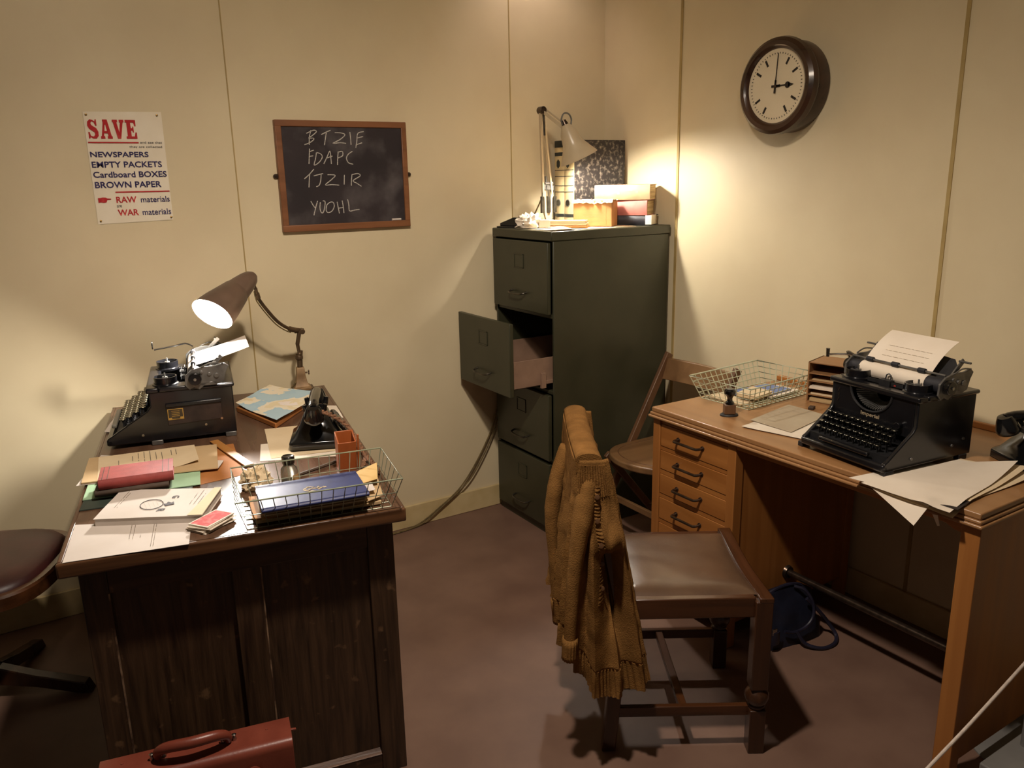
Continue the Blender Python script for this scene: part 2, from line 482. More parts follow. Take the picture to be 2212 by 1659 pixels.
def smooth_path(pts, k=6):
    """Catmull-Rom points through pts."""
    P = [Vector(p) for p in pts]
    out = []
    for i in range(len(P) - 1):
        p0, p1, p2, p3 = P[max(0, i - 1)], P[i], P[i + 1], P[min(len(P) - 1, i + 2)]
        for s in range(k):
            t = s / k
            out.append(0.5 * ((2 * p1) + (p2 - p0) * t + (2 * p0 - 5 * p1 + 4 * p2 - p3) * t * t + (3 * p1 - p0 - 3 * p2 + p3) * t ** 3))
    out.append(P[-1])
    return out

def text_mb(s, x0, x1, y0, y1, bold=0.0, depth=0.0004):
    """Lettering fitted into the box x0..x1, y0..y1 of the local xy plane, facing +z."""
    c = bpy.data.curves.new('lettering', 'FONT')
    c.body = s
    c.size = 1.0
    c.offset = bold
    c.resolution_u = 3
    c.extrude = 0.001
    o = bpy.data.objects.new('lettering', c)
    SC.collection.objects.link(o)
    dg = bpy.context.evaluated_depsgraph_get()
    me = bpy.data.meshes.new_from_object(o.evaluated_get(dg))
    vs_ = [v.co.copy() for v in me.vertices]
    fs_ = [tuple(p.vertices) for p in me.polygons]
    bpy.data.objects.remove(o)
    bpy.data.meshes.remove(me)
    bpy.data.curves.remove(c)
    ax, bx = min(v.x for v in vs_), max(v.x for v in vs_)
    ay, by = min(v.y for v in vs_), max(v.y for v in vs_)
    b = MB()
    b.add([(x0 + (v.x - ax) / (bx - ax) * (x1 - x0), y0 + (v.y - ay) / (by - ay) * (y1 - y0), depth if v.z > 0 else 0.0) for v in vs_], fs_)
    return b

def quad(c, u, v):
    """Bilinear point of four corners: c00, c10, c11, c01."""
    a, b, d, e = (Vector(p) for p in c)
    return a * (1 - u) * (1 - v) + b * u * (1 - v) + d * u * v + e * (1 - u) * v

def sheet(b, corners, wav=0.0, seed=0.0, th=0.0007, n=10, curl=None, z=None):
    """Adds a slightly uneven sheet of paper through four corners (2-D with z, or 3-D)."""
    cs = [Vector((p[0], p[1], z if len(p) < 3 else p[2])) for p in corners]
    def fn(u, v):
        p = quad(cs, u, v)
        w = noise.noise(Vector((p.x * 9 + seed, p.y * 9, seed * 3.7))) * wav
        p.z += abs(w)
        if curl:
            p.z += curl(u, v)
        return p
    b.surf(fn, n, n, th)
    return b

def dashes(b, corners, rows, z, seed=1, along=True, fill=0.6, th=0.0002, hgt=0.16, start=0.1, end=0.9):
    """Rows of small unreadable typed marks laid on a sheet (corners in its plane)."""
    rr = random.Random(seed)
    cs = [Vector((p[0], p[1], 0)) for p in corners]
    for i in rows:
        v0, v1 = i, i + hgt * 0.012 / 0.35
        u = start
        stop = end - rr.random() * 0.25
        while u < stop:
            l = rr.uniform(0.012, 0.05)
            if rr.random() < 0.9:
                q = [(u, v0), (min(u + l, stop), v0), (min(u + l, stop), v1), (u, v1)]
                if not along:
                    q = [(y, x) for x, y in q]
                pts = [quad(cs, *p) for p in q]
                zz = [(p.x, p.y, z) for p in pts] + [(p.x, p.y, z + th) for p in pts]
                b.add(zz, [(0, 3, 2, 1), (4, 5, 6, 7), (0, 1, 5, 4), (1, 2, 6, 5), (2, 3, 7, 6), (3, 0, 4, 7)])
            u += l + rr.uniform(0.006, 0.02)
    return b

# ================================================================ the room
YA, XB, HC = 3.13, 2.49, 2.75           # back wall, right wall, ceiling height
struct(MB().box(-2.6, XB + 0.1, -1.6, YA + 0.1, -0.06, 0.0).build('floor', M['floor'], smooth=0))
struct(MB().box(-2.6, XB + 0.1, YA, YA + 0.1, 0.0, HC).build('wall_back', M['wall'], smooth=0))
struct(MB().box(XB, XB + 0.1, -1.6, YA, 0.0, HC).build('wall_right', M['wall'], smooth=0))
struct(MB().box(-2.6, XB + 0.1, -1.6, YA + 0.1, HC, HC + 0.06).build('ceiling', M['ceil'], smooth=0))
struct(MB().box(-2.6, XB - 0.001, YA - 0.012, YA, 0.0, 0.102).build('baseboard_back', M['skirt'], bevel=0.003))
struct(MB().box(XB - 0.014, XB, -1.6, YA - 0.012, 0.0, 0.102).build('baseboard_right', M['skirt'], bevel=0.003))
for i, x in enumerate((-0.43, 0.765, 1.966)):
    struct(MB().box(x - 0.0022, x + 0.0022, YA - 0.002, YA, 0.102, HC).build('trim_%d' % (i + 1), M['seam'], smooth=0))
for i, y in enumerate((0.23, 1.432, 2.625)):
    struct(MB().box(XB - 0.004, XB, y - 0.006, y + 0.006, 0.102, HC).build('trim_%d' % (i + 4), M['seam'], smooth=0))

# ---------------------------------------------------------------- the poster
poster = thing('poster', 'printed cream poster with red SAVE heading tacked to the wall', 'poster', (0.408, YA - 0.0008, 1.59), rot=(math.radians(90), 0, 0))
PX, PZ = 0.408, 1.59
def px_(x, z):
    return (x - PX, z - PZ)
c4 = [px_(0.2852, 1.4028), px_(0.5282, 1.4088), px_(0.5306, 1.7755), px_(0.2863, 1.7711)]
b = MB()
sheet(b, c4, wav=0.002, seed=2.0, th=0.0006, n=12, z=0.0012)
b.build('sheet', M['posterpaper'], poster)
def pbox(x0, x1, z0, z1, m, name):
    MB().box(x0 - PX, x1 - PX, z0 - PZ, z1 - PZ, 0.0036, 0.0042).build(name, m, poster, smooth=0)
def ptext(s, x0, x1, z0, z1, m, bold, name):
    t = text_mb(s, x0 - PX, x1 - PX, z0 - PZ, z1 - PZ, bold)
    t.v = [(x, y, z + 0.0036) for x, y, z in t.v]
    t.build(name, m, poster, smooth=0)
# heavy slab capitals for the heading, each drawn in a unit square
SLAB = {
    'S': [[(0.08, 0.0), (0.08, 0.34), (0.2, 0.34), (0.26, 0.14), (0.5, 0.1), (0.64, 0.2), (0.62, 0.33), (0.2, 0.5), (0.06, 0.68), (0.1, 0.88), (0.32, 1.0),
           (0.56, 0.96), (0.72, 0.9), (0.76, 1.0), (0.86, 1.0), (0.86, 0.68), (0.75, 0.68), (0.66, 0.84), (0.46, 0.9), (0.36, 0.8), (0.4, 0.7), (0.8, 0.54),
           (0.94, 0.36), (0.92, 0.14), (0.72, 0.0), (0.44, 0.0), (0.24, 0.08), (0.18, 0.0)]],
    'A': [[(0.0, 0.0), (0.36, 0.0), (0.36, 0.13), (0.27, 0.13), (0.31, 0.28), (0.63, 0.28), (0.61, 0.4), (0.36, 0.4), (0.44, 0.74), (0.5, 0.74), (0.66, 0.13), (0.58, 0.13),
           (0.58, 0.0), (1.0, 0.0), (1.0, 0.13), (0.93, 0.13), (0.68, 1.0), (0.28, 1.0), (0.28, 0.88), (0.31, 0.88), (0.08, 0.13), (0.0, 0.13)]],
    'V': [[(0.0, 1.0), (0.0, 0.87), (0.07, 0.87), (0.34, 0.0), (0.62, 0.0), (0.92, 0.87), (1.0, 0.87), (1.0, 1.0), (0.6, 1.0), (0.6, 0.87), (0.68, 0.87), (0.53, 0.34),
           (0.37, 0.87), (0.45, 0.87), (0.45, 1.0)]],
    'E': [[(0.0, 0.0), (0.95, 0.0), (0.95, 0.34), (0.83, 0.34), (0.74, 0.13), (0.46, 0.13), (0.46, 0.44), (0.58, 0.44), (0.62, 0.34), (0.7, 0.34), (0.7, 0.66), (0.62, 0.66),
           (0.58, 0.57), (0.46, 0.57), (0.46, 0.87), (0.72, 0.87), (0.8, 0.68), (0.92, 0.68), (0.92, 1.0), (0.0, 1.0), (0.0, 0.87), (0.12, 0.87), (0.12, 0.13), (0.0, 0.13)]],
}
b = MB()
for k, ch in enumerate('SAVE'):
    x0 = 0.2922 + k * 0.0395
    for poly in SLAB[ch]:
        b.prism([(x0 + p[0] * 0.0355 - PX, 1.6851 + p[1] * 0.0617 - PZ) for p in poly], 0.0036, 0.0042, 'z')
b.build('heading_lettering', M['posterred'], poster, smooth=0)
pbox(0.290, 0.4463, 1.6705, 1.6748, M['posterred'], 'red_rule')
ptext('and see that', 0.4508, 0.5215, 1.6698, 1.6772, M['ink'], 0.0, 'lettering')
ptext('they are collected', 0.4153, 0.5201, 1.6535, 1.6625, M['ink'], 0.0, 'lettering')
ptext('NEWSPAPERS', 0.291, 0.4729, 1.6247, 1.6424, M['posterblue'], 0.018, 'lettering')
ptext('EMPTY PACKETS', 0.2914, 0.5123, 1.5905, 1.6106, M['posterblue'], 0.018, 'lettering')
ptext('Cardboard BOXES', 0.2912, 0.5243, 1.5575, 1.5775, M['posterblue'], 0.018, 'lettering')
ptext('BROWN PAPER', 0.2921, 0.5026, 1.5230, 1.5440, M['posterblue'], 0.018, 'lettering')
pbox(0.3522, 0.527, 1.5065, 1.5106, M['posterred'], 'red_rule')
ptext('RAW', 0.3516, 0.416, 1.4724, 1.4934, M['posterred'], 0.018, 'lettering')
ptext('materials', 0.4295, 0.5239, 1.4722, 1.4920, M['posterblue'], 0.008, 'lettering')
ptext('are', 0.3507, 0.3659, 1.4576, 1.4650, M['ink'], 0.0, 'lettering')
ptext('WAR', 0.3514, 0.4177, 1.4288, 1.4500, M['posterred'], 0.018, 'lettering')
ptext('materials', 0.4298, 0.5234, 1.4285, 1.4490, M['posterblue'], 0.008, 'lettering')
hand = [(0.2955, 1.4745), (0.2955, 1.4905), (0.303, 1.4905), (0.310, 1.4920), (0.3190, 1.4915), (0.3245, 1.4885), (0.3356, 1.4875), (0.3356, 1.4848), (0.3235, 1.4838),
        (0.3225, 1.4795), (0.3195, 1.4750), (0.311, 1.4738), (0.303, 1.4760)]
MB().prism([px_(*p) for p in hand], 0.0036, 0.0042, 'z').build('pointing_hand', M['posterred'], poster, smooth=0)
for x, z in ((0.2952, 1.7615), (0.5153, 1.7639), (0.2947, 1.4139), (0.5223, 1.4181)):
    b = MB()
    b.lathe([(0.0005, 0.0), (0.0038, 0.0008), (0.0034, 0.0026), (0.0005, 0.0034)], 14, Matrix.Translation((x - PX, z - PZ, 0.003)))
    b.build('tack', M['brass'], poster)

# ---------------------------------------------------------------- the chalkboard
board = thing('chalkboard', 'wooden framed slate chalkboard with four lines of chalked letters', 'chalkboard', (1.183, YA, 1.551), rot=(math.radians(90), 0, 0))
BX, BZ = 1.183, 1.551
MB().box(-0.25, 0.25, -0.19, 0.19, 0.006, 0.0175).build('slate', M['slate'], board, smooth=0)
for (x0, x1, y0, y1, nm) in ((-0.267, 0.267, 0.183, 0.2065, 'frame_rail'), (-0.267, 0.267, -0.2065, -0.181, 'frame_rail'), (-0.267, -0.243, -0.183, 0.185, 'frame_stile'), (0.245, 0.267, -0.183, 0.185, 'frame_stile')):
    MB().box(x0, x1, y0, y1, 0.0, 0.024).build(nm, M['walnut'], board, bevel=0.0025)
for s in (-1, 1):
    b = MB()
    b.cyl((s * 0.277, 0.003, 0.006), (s * 0.277, 0.003, 0.012), 0.0075, n=18)
    b.box(min(s * 0.262, s * 0.277), max(s * 0.262, s * 0.277), -0.005, 0.011, 0.006, 0.011)
    b.cyl((s * 0.277, 0.003, 0.012), (s * 0.277, 0.003, 0.015), 0.0035, 0.002, n=12)
    b.build('hanging_lug', M['brownmetal'], board, bevel=0.001)
STROKES = [[(1.0551,1.7208),(1.0476,1.6966),(1.0446,1.668)],[(1.0365,1.7092),(1.0649,1.721),(1.0768,1.7169),(1.0603,1.7024),(1.0442,1.6923),(1.0625,1.6924),(1.0619,1.6853),(1.0426,1.6737),(1.0254,1.6679)],[(1.0944,1.7056),(1.117,1.7159),(1.133,1.7219)],[(1.1163,1.7159),(1.1103,1.6914),(1.1046,1.6669)],[(1.1496,1.7135),(1.1764,1.7124),(1.1902,1.7053),(1.1682,1.6876),(1.1387,1.6737),(1.1673,1.676),(1.1921,1.6738)],[(1.2113,1.7172),(1.2127,1.6924),(1.2129,1.6689)],[(1.2688,1.7188),(1.2439,1.7117),(1.238,1.6838),(1.2318,1.6572)],[(1.24,1.6941),(1.2649,1.7002)],[(1.2343,1.669),(1.2593,1.6765)],[(1.0446,1.6537),(1.0409,1.625),(1.0377,1.5977)],[(1.0424,1.6423),(1.0604,1.648)],[(1.0409,1.625),(1.0565,1.6273)],[(1.0704,1.6394),(1.0648,1.6163),(1.0579,1.5926),(1.08,1.6047),(1.0924,1.6235),(1.0856,1.6351),(1.071,1.6394)],[(1.0965,1.5973),(1.111,1.622),(1.1245,1.6452),(1.1265,1.619),(1.127,1.5971)],[(1.1066,1.6176),(1.1334,1.6263)],[(1.1585,1.6438),(1.1541,1.6189),(1.1514,1.5925)],[(1.155,1.6394),(1.1744,1.6438),(1.1748,1.6277),(1.156,1.6189)],[(1.2163,1.6439),(1.1994,1.6336),(1.1902,1.6188),(1.197,1.6011),(1.216,1.595)],[(1.0146,1.5421),(1.0359,1.5586),(1.0545,1.5773)],[(1.0377,1.5615),(1.0334,1.5354),(1.0303,1.5097)],[(1.0524,1.5526),(1.0762,1.5581),(1.0905,1.5608)],[(1.0824,1.558),(1.0789,1.5346),(1.0713,1.5171),(1.0593,1.5121)],[(1.1074,1.5562),(1.1388,1.5537),(1.1216,1.5368),(1.0964,1.5181),(1.1234,1.5184),(1.1519,1.5161)],[(1.1768,1.5553),(1.1733,1.518)],[(1.2082,1.5548),(1.2043,1.5324),(1.2028,1.513)],[(1.2065,1.5549),(1.233,1.559),(1.2422,1.5499),(1.2114,1.5323),(1.227,1.5215),(1.2443,1.51)],[(1.033,1.4577),(1.0416,1.4412),(1.0486,1.432)],[(1.0602,1.4583),(1.0502,1.432),(1.041,1.404)],[(1.0708,1.4536),(1.0674,1.4314),(1.0708,1.4149),(1.0785,1.4131),(1.0863,1.4307),(1.0898,1.4545),(1.0806,1.4577)],[(1.1118,1.4523),(1.0967,1.4423),(1.0919,1.4216),(1.0991,1.4123),(1.1155,1.4177),(1.1258,1.4354),(1.1228,1.4505),(1.1118,1.4523)],[(1.1391,1.453),(1.142,1.4288),(1.1453,1.4076)],[(1.1603,1.4569),(1.1632,1.4311),(1.1638,1.4084)],[(1.1403,1.4274),(1.1647,1.4296)],[(1.1833,1.4607),(1.1867,1.4394),(1.1882,1.4157),(1.2097,1.418),(1.2297,1.4197)]]
rows = {0: [], 1: [], 2: [], 3: []}
for s in STROKES:
    zc = sum(p[1] for p in s) / len(s)
    rows[0 if zc > 1.655 else 1 if zc > 1.585 else 2 if zc > 1.49 else 3].append(s)
for k in range(4):
    b = MB()
    for s in rows[k]:
        pts = smooth_path([(x - BX, z - BZ, 0.0177) for x, z in s], 4)
        b.tube(pts, 0.0019, 6)
    b.build('chalk_lettering', M['chalk'], board)
ck = MB().cyl((-0.02, 0, 0), (0.02, 0.0, 0), 0.0042, n=12).build('chalk_stick', M['paper_white'], loc=(1.388, YA - 0.0205, 1.3745))
tag(ck, 'short white stick of chalk lying on the bottom rail of the chalkboard', 'chalk')

# ---------------------------------------------------------------- the clock
clock = thing('wall_clock', 'round dark wooden wall clock with ivory dial showing three', 'clock', (XB, 2.045, 1.825), rot=(0, math.radians(-90), 0))
# local z points out of the wall into the room, local x points up, local y along the wall (towards the camera is -y)
b = MB()
b.lathe([(0.150, 0.0), (0.157, 0.006), (0.158, 0.05), (0.152, 0.062), (0.160, 0.066), (0.166, 0.080), (0.162, 0.098), (0.150, 0.108), (0.136, 0.108), (0.128, 0.102), (0.124, 0.092), (0.02, 0.090)], 64)
b.build('case', M['clockwood'], clock)
b = MB()
b.lathe([(0.001, 0.0895), (0.1245, 0.0905), (0.1245, 0.093), (0.117, 0.0935), (0.001, 0.0935)], 64)
b.build('dial', M['dial'], clock)
def ang(h):
    a = math.radians(h * 30)
    return math.cos(a), -math.sin(a)          # up, along the wall (to the right seen from the room)
for h in (1, 2, 4, 5, 7, 8, 10, 11):
    c, s = ang(h)
    b = MB()
    b.beam((c * 0.079, s * 0.079, 0.0943), (c * 0.103, s * 0.103, 0.0943), 0.0075, 0.0012)
    b.build('hour_mark', M['clockblack'], clock, smooth=0)
b = MB()
for k in range(60):
    c, s = ang(k / 5)
    b.beam((c * 0.107, s * 0.107, 0.0941), (c * 0.112, s * 0.112, 0.0941), 0.0022, 0.0008)
b.build('minute_marks', M['clockblack'], clock, smooth=0)
c, s = ang(0.12)
b = MB()
b.beam((-c * 0.024, -s * 0.024, 0.0985), (c * 0.02, s * 0.02, 0.0985), 0.0075, 0.0012)
b.beam((c * 0.01, s * 0.01, 0.0985), (c * 0.108, s * 0.108, 0.0985), 0.0036, 0.0012)
b.build('minute_hand', M['clockblack'], clock, smooth=0)
c, s = ang(3.0)
b = MB()
b.beam((-c * 0.018, -s * 0.018, 0.0968), (c * 0.02, s * 0.02, 0.0968), 0.008, 0.0012)
b.beam((0, 0, 0.0968), (c * 0.075, s * 0.075, 0.0968), 0.0042, 0.0012)
n = 20
ring = [(0.0105 * math.cos(2 * math.pi * k / n), s * 0.052 + 0.0105 * math.sin(2 * math.pi * k / n)) for k in range(n)]
b.prism(ring, 0.0960, 0.0976, 'z')
b.prism([(-0.0075, s * 0.056), (0.0, s * 0.078), (0.0075, s * 0.056)], 0.0960, 0.0976, 'z')
b.build('hour_hand', M['clockblack'], clock, smooth=0)
MB().cyl((0, 0, 0.0935), (0, 0, 0.1005), 0.0048, n=16).build('centre_boss', M['brownmetal'], clock)

# ================================================================ the filing cabinet and what stands on it
CX0, CX1, CY0, CY1, CH = 1.845, 2.468, 2.646, 3.098, 1.32
cab = thing('filing_cabinet', 'tall dark green steel filing cabinet with its second drawer pulled open', 'filing cabinet', (CX0, CY0, 0))
W_, D_ = CY1 - CY0, CX1 - CX0          # across the drawers, front to back
# local x runs back into the cabinet, local y across the drawer fronts
b = MB()
t = 0.012
b.box(0.006, D_, 0, t, 0.0, CH - 0.037)
b.box(0.006, D_, W_ - t, W_, 0.0, CH - 0.037)
b.box(D_ - t, D_, t, W_ - t, 0.0, CH - 0.037)
b.box(0.006, D_ - t, t, W_ - t, 0.0, 0.05)
for z in (0.345, 0.652, 0.975):
    b.box(0.012, D_ - t, t, W_ - t, z - 0.009, z + 0.009)
b.build('body', M['green'], cab, bevel=0.003)
MB().box(-0.006, D_ + 0.006, -0.004, W_ + 0.002, CH - 0.038, CH).build('top_cover', M['green'], cab, bevel=0.004)
for i, (z0, z1) in enumerate(((0.985, 1.276), (0.664, 0.968), (0.354, 0.645), (0.045, 0.338))):
    out = 0.185 if i == 1 else 0.0
    b = MB()
    b.box(-0.014 - out, 0.004 - out, 0.014, W_ - 0.014, z0, z1)
    dr = b.build('drawer', M['green'], cab, bevel=0.003)
    x = -0.014 - out
    yc = W_ / 2
    zc = z1 - 0.085
    b = MB()
    for (y0, y1, a0, a1) in ((-0.036, -0.031, -0.03, 0.03), (0.031, 0.036, -0.03, 0.03), (-0.036, 0.036, 0.026, 0.03), (-0.036, 0.036, -0.03, -0.026)):
        b.box(x - 0.003, x + 0.001, yc + y0, yc + y1, zc + a0, zc + a1)
    b.box(x - 0.0008, x + 0.001, yc - 0.031, yc + 0.031, zc - 0.026, zc + 0.026)
    b.build('label_holder', M['green'], dr, bevel=0.0008)
    zh = z0 + 0.073
    b = MB()
    b.tube(smooth_path([(x + 0.002, yc - 0.058, zh + 0.006), (x - 0.016, yc - 0.056, zh + 0.002), (x - 0.025, yc - 0.042, zh - 0.002), (x - 0.027, yc, zh - 0.004), (x - 0.025, yc + 0.042, zh - 0.002), (x - 0.016, yc + 0.056, zh + 0.002), (x + 0.002, yc + 0.058, zh + 0.006)], 4), 0.0042, 8)
    b.build('drawer_pull', M['gunmetal'], dr)
    if out:
        b = MB()
        b.box(-out, 0.44, 0.022, 0.027, z0 + 0.03, z0 + 0.145)
        b.box(-out, 0.44, W_ - 0.027, W_ - 0.022, z0 + 0.03, z0 + 0.145)
        b.box(-out, 0.44, 0.022, W_ - 0.022, z0 + 0.03, z0 + 0.034)
        b.build('drawer_tray', M['drawer_pink'], dr, bevel=0.001)
        b = MB()
        b.box(-0.03, 0.30, 0.014, 0.0215, z0 + 0.035, z0 + 0.05)
        b.box(-0.05, -0.028, 0.008, 0.0215, z0 + 0.02, z0 + 0.085)
        b.build('runner', M['drawer_pink'], dr, bevel=0.001)

# anglepoise lamp: bulb found from the two shadows it throws (2.04, 2.76, 1.61)
def zlab(c, k):
    return (c[0], c[1], c[2] + k)
lampc = thing('anglepoise_lamp', 'cream spring-arm desk lamp lit on top of the filing cabinet', 'desk lamp', (2.05, 2.97, CH))
LB = Vector((2.05, 2.97, CH))
def L_(x, y, z):
    return Vector((x, y, z)) - LB
b = MB()
b.lathe([(0.001, 0.0), (0.054, 0.0), (0.056, 0.010), (0.050, 0.018), (0.02, 0.024), (0.012, 0.03), (0.001, 0.03)], 40)
b.build('base', M['cream_enamel'], lampc)
b = MB()
b.prism([(-0.010, 0.024), (0.010, 0.024), (0.020, 0.055), (0.020, 0.155), (0.013, 0.16), (0.013, 0.06), (-0.013, 0.06), (-0.013, 0.16), (-0.020, 0.155), (-0.020, 0.055)], -0.006, 0.006, 'y')
b.build('fork', M['cream_enamel'], lampc, bevel=0.001)
for x in (-0.033, 0.0, 0.033):
    b = MB()
    b.cyl((x, -0.006, 0.06), (x, -0.006, 0.13), 0.0085, n=14)
    b.cyl((x, -0.006, 0.13), (x * 0.75, -0.003, 0.175), 0.0025, n=8)
    b.build('spring', M['gunmetal'], lampc)
top = L_(1.975, 2.90, 1.800)
for s in (-1, 1):
    MB().beam((s * 0.024, 0, 0.125), top + Vector((s * 0.007, 0, -0.01)), 0.0085, 0.011, (0, 1, 0)).build('lower_arm', M['cream_enamel'], lampc)
b = MB()
b.beam((-0.012, -0.004, 0.155), (-0.012, -0.004, 0.215), 0.006, 0.012, (0, 1, 0))
b.cyl((-0.02, -0.008, 0.185), (0.022, -0.008, 0.185), 0.006, n=12)
b.beam((-0.028, -0.004, 0.17), (0.028, -0.004, 0.165), 0.012, 0.02)
b.build('arm_bracket', M['steel'], lampc, bevel=0.001)
MB().cyl(top + Vector((0, -0.016, 0)), top + Vector((0, 0.016, 0)), 0.016, n=20).build('elbow_joint', M['brownmetal'], lampc, bevel=0.002)
b = MB()
b.tube([top + Vector((0.006, -0.004, 0)), top + Vector((0.011, -0.004, -0.10))], 0.0045, 8)
b.build('elbow_spring', M['gunmetal'], lampc)
# shade: axis from its top to the mouth
SM = L_(2.072, 2.771, 1.604)
ST = L_(2.018, 2.792, 1.735)
MB().beam(top, ST + Vector((-0.01, 0.01, -0.005)), 0.008, 0.012, (0, 0, 1)).build('upper_arm', M['cream_enamel'], lampc)
MB().beam(top + Vector((0.012, 0, 0.010)), ST + Vector((-0.008, 0.01, 0.012)), 0.004, 0.006, (0, 0, 1)).build('upper_arm', M['cream_enamel'], lampc)
def shade_parts(parent, T, Mo, prof, inner, m_out, m_in, n=40, tilt=None):
    T, Mo = Vector(T), Vector(Mo)
    x, y, d = frame(Mo - T)
    mx = Matrix(((x.x, y.x, d.x, T.x), (x.y, y.y, d.y, T.y), (x.z, y.z, d.z, T.z), (0, 0, 0, 1)))
    ln_ = (Mo - T).length
    def slant(b):
        # a mouth cut at a slant: one side of the shade longer than the other
        if tilt is not None:
            q = []
            for p in b.v:
                p = Vector(p) - T
                a = p.dot(d)
                rad = p - d * a
                q.append(T + rad + d * (a + max(0.0, a / ln_ - 0.45) / 0.55 * rad.dot(tilt)))
            b.v = [tuple(p) for p in q]
        return b
    b = MB()
    b.lathe(prof, n, mx, close=False)
    o = slant(b).build('lamp_shade', m_out, parent)
    b = MB()
    b.lathe(inner, n, mx, close=False)
    slant(b)
    b.build('shade_lining', m_in, o)
    return o, mx, d
Ls = (SM - ST).length
prof = [(0.001, -0.004), (0.018, -0.002), (0.024, 0.012), (0.034, 0.030), (0.0425, Ls * 0.50), (0.048, Ls * 0.60), (0.064, Ls * 0.80), (0.082, Ls)]
inner = [(0.0805, Ls - 0.0008), (0.062, Ls * 0.80), (0.046, Ls * 0.60), (0.040, Ls * 0.50), (0.032, 0.032), (0.02, 0.012), (0.001, 0.006)]
sh, mx, dv = shade_parts(lampc, ST, SM, prof, inner, M['cream_enamel'], M['shadein'])
b = MB()
cpt = ST + Vector((0.004, 0, 0.0))
b.tube(smooth_path([ST + Vector((-0.014, 0.0, 0.0)), ST + Vector((-0.020, -0.0, 0.022)), ST + Vector((-0.008, 0.0, 0.045)), ST + Vector((0.016, 0.0, 0.045)), ST + Vector((0.030, 0.0, 0.026)), ST + Vector((0.028, 0.0, 0.004))], 5), 0.0035, 8)
b.build('flex_loop', M['steel'], lampc)
MB().cyl(ST - dv * 0.022, ST + dv * 0.004, 0.010, 0.016, n=18).build('lamp_holder', M['brownmetal'], lampc, bevel=0.001)
bp = ST + dv * (Ls - 0.045)
MB().ball(bp, 0.026, 20).build('bulb', emit('cabinet_bulb_glow', (1.0, 0.93, 0.82), BULB_CABINET), lampc)
b = MB()
b.tube(smooth_path([(-0.02, 0.02, 0.12), (-0.035, 0.03, 0.08), (-0.055, 0.05, 0.03), (-0.07, 0.075, 0.006), (-0.075, 0.11, 0.004), (-0.10, 0.15, 0.004)], 5), 0.003, 8)
b.build('flex', M['flex'], lampc)

# wall flex hanging from behind the cabinet to the floor
b = MB()
pa = [(1.852, 3.112, 0.60), (1.846, 3.108, 0.49), (1.809, 3.108, 0.383), (1.743, 3.108, 0.27), (1.677, 3.108, 0.181), (1.613, 3.108, 0.119), (1.526, 3.108, 0.066), (1.441, 3.108, 0.02), (1.37, 3.10, 0.005), (1.25, 3.09, 0.005), (1.05, 3.08, 0.005)]
b.tube(smooth_path(pa, 5), 0.0034, 8)
pb = [(1.853, 3.105, 0.60), (1.850, 3.101, 0.485), (1.818, 3.101, 0.375), (1.757, 3.101, 0.265), (1.688, 3.101, 0.174), (1.612, 3.101, 0.116), (1.526, 3.102, 0.062), (1.444, 3.101, 0.017), (1.37, 3.093, 0.005), (1.25, 3.083, 0.005), (1.05, 3.07, 0.005)]
b.tube(smooth_path(pb, 5), 0.0034, 8)
tag(b.build('power_flex', M['flex']), 'twin tan fabric flex hanging from behind the filing cabinet down to the floor', 'cable')

def arch_file(loc, label):
    t_ = thing('arch_file', label, 'file', loc, 0, 'marbled arch files on the filing cabinet')
    # spine faces -x, covers face -y and +y
    b = MB()
    b.box(0.002, 0.292, 0, 0.0035, 0.0, 0.368)
    b.box(0.002, 0.292, 0.0665, 0.07, 0.0, 0.368)
    b.build('cover', M['marble'], t_, bevel=0.003)
    b = MB()
    n = 8
    prof = [(-0.006 * math.sin(math.pi * k / n), 0.07 * k / n) for k in range(n + 1)]
    b.prism(prof + [(0.004, 0.07), (0.004, 0.0)], 0.0, 0.368, 'z')
    sp = b.build('spine', M['spinepaper'], t_)
    for z0, z1 in ((0.0, 0.014), (0.036, 0.049), (0.144, 0.147), (0.171, 0.174), (0.212, 0.215), (0.239, 0.242), (0.302, 0.318), (0.339, 0.368)):
        b = MB()
        b.prism([(p[0] - 0.0008, p[1]) for p in prof] + [(0.0, 0.0702), (0.0, -0.0002)], z0, z1, 'z')
        b.build('printed_band', M['spinegreen'], sp)
    b = MB()
    b.prism([(0.024, 0.258), (0.035, 0.248), (0.046, 0.258), (0.046, 0.278), (0.035, 0.288), (0.024, 0.278)], -0.0074, -0.002, 'x')
    b.build('printed_crest', M['spinegreen'], sp, smooth=0)
    b = MB()
    b.cyl((-0.0078, 0.035, 0.098), (-0.001, 0.035, 0.098), 0.016, n=24)
    b.build('finger_ring', M['steel'], sp)
    MB().cyl((-0.0082, 0.035, 0.098), (-0.002, 0.035, 0.098), 0.0125, n=24).build('finger_hole', M['bakelite'], sp)
    MB().box(0.03, 0.285, 0.006, 0.064, 0.004, 0.325).build('paper_block', M['pages'], t_, smooth=0)
    return t_
arch_file((2.172, 2.945, CH), 'black marbled arch file with its marbled side showing, in front of its twin')
arch_file((2.172, 3.017, CH), 'black marbled arch file at the back, only its banded spine showing')

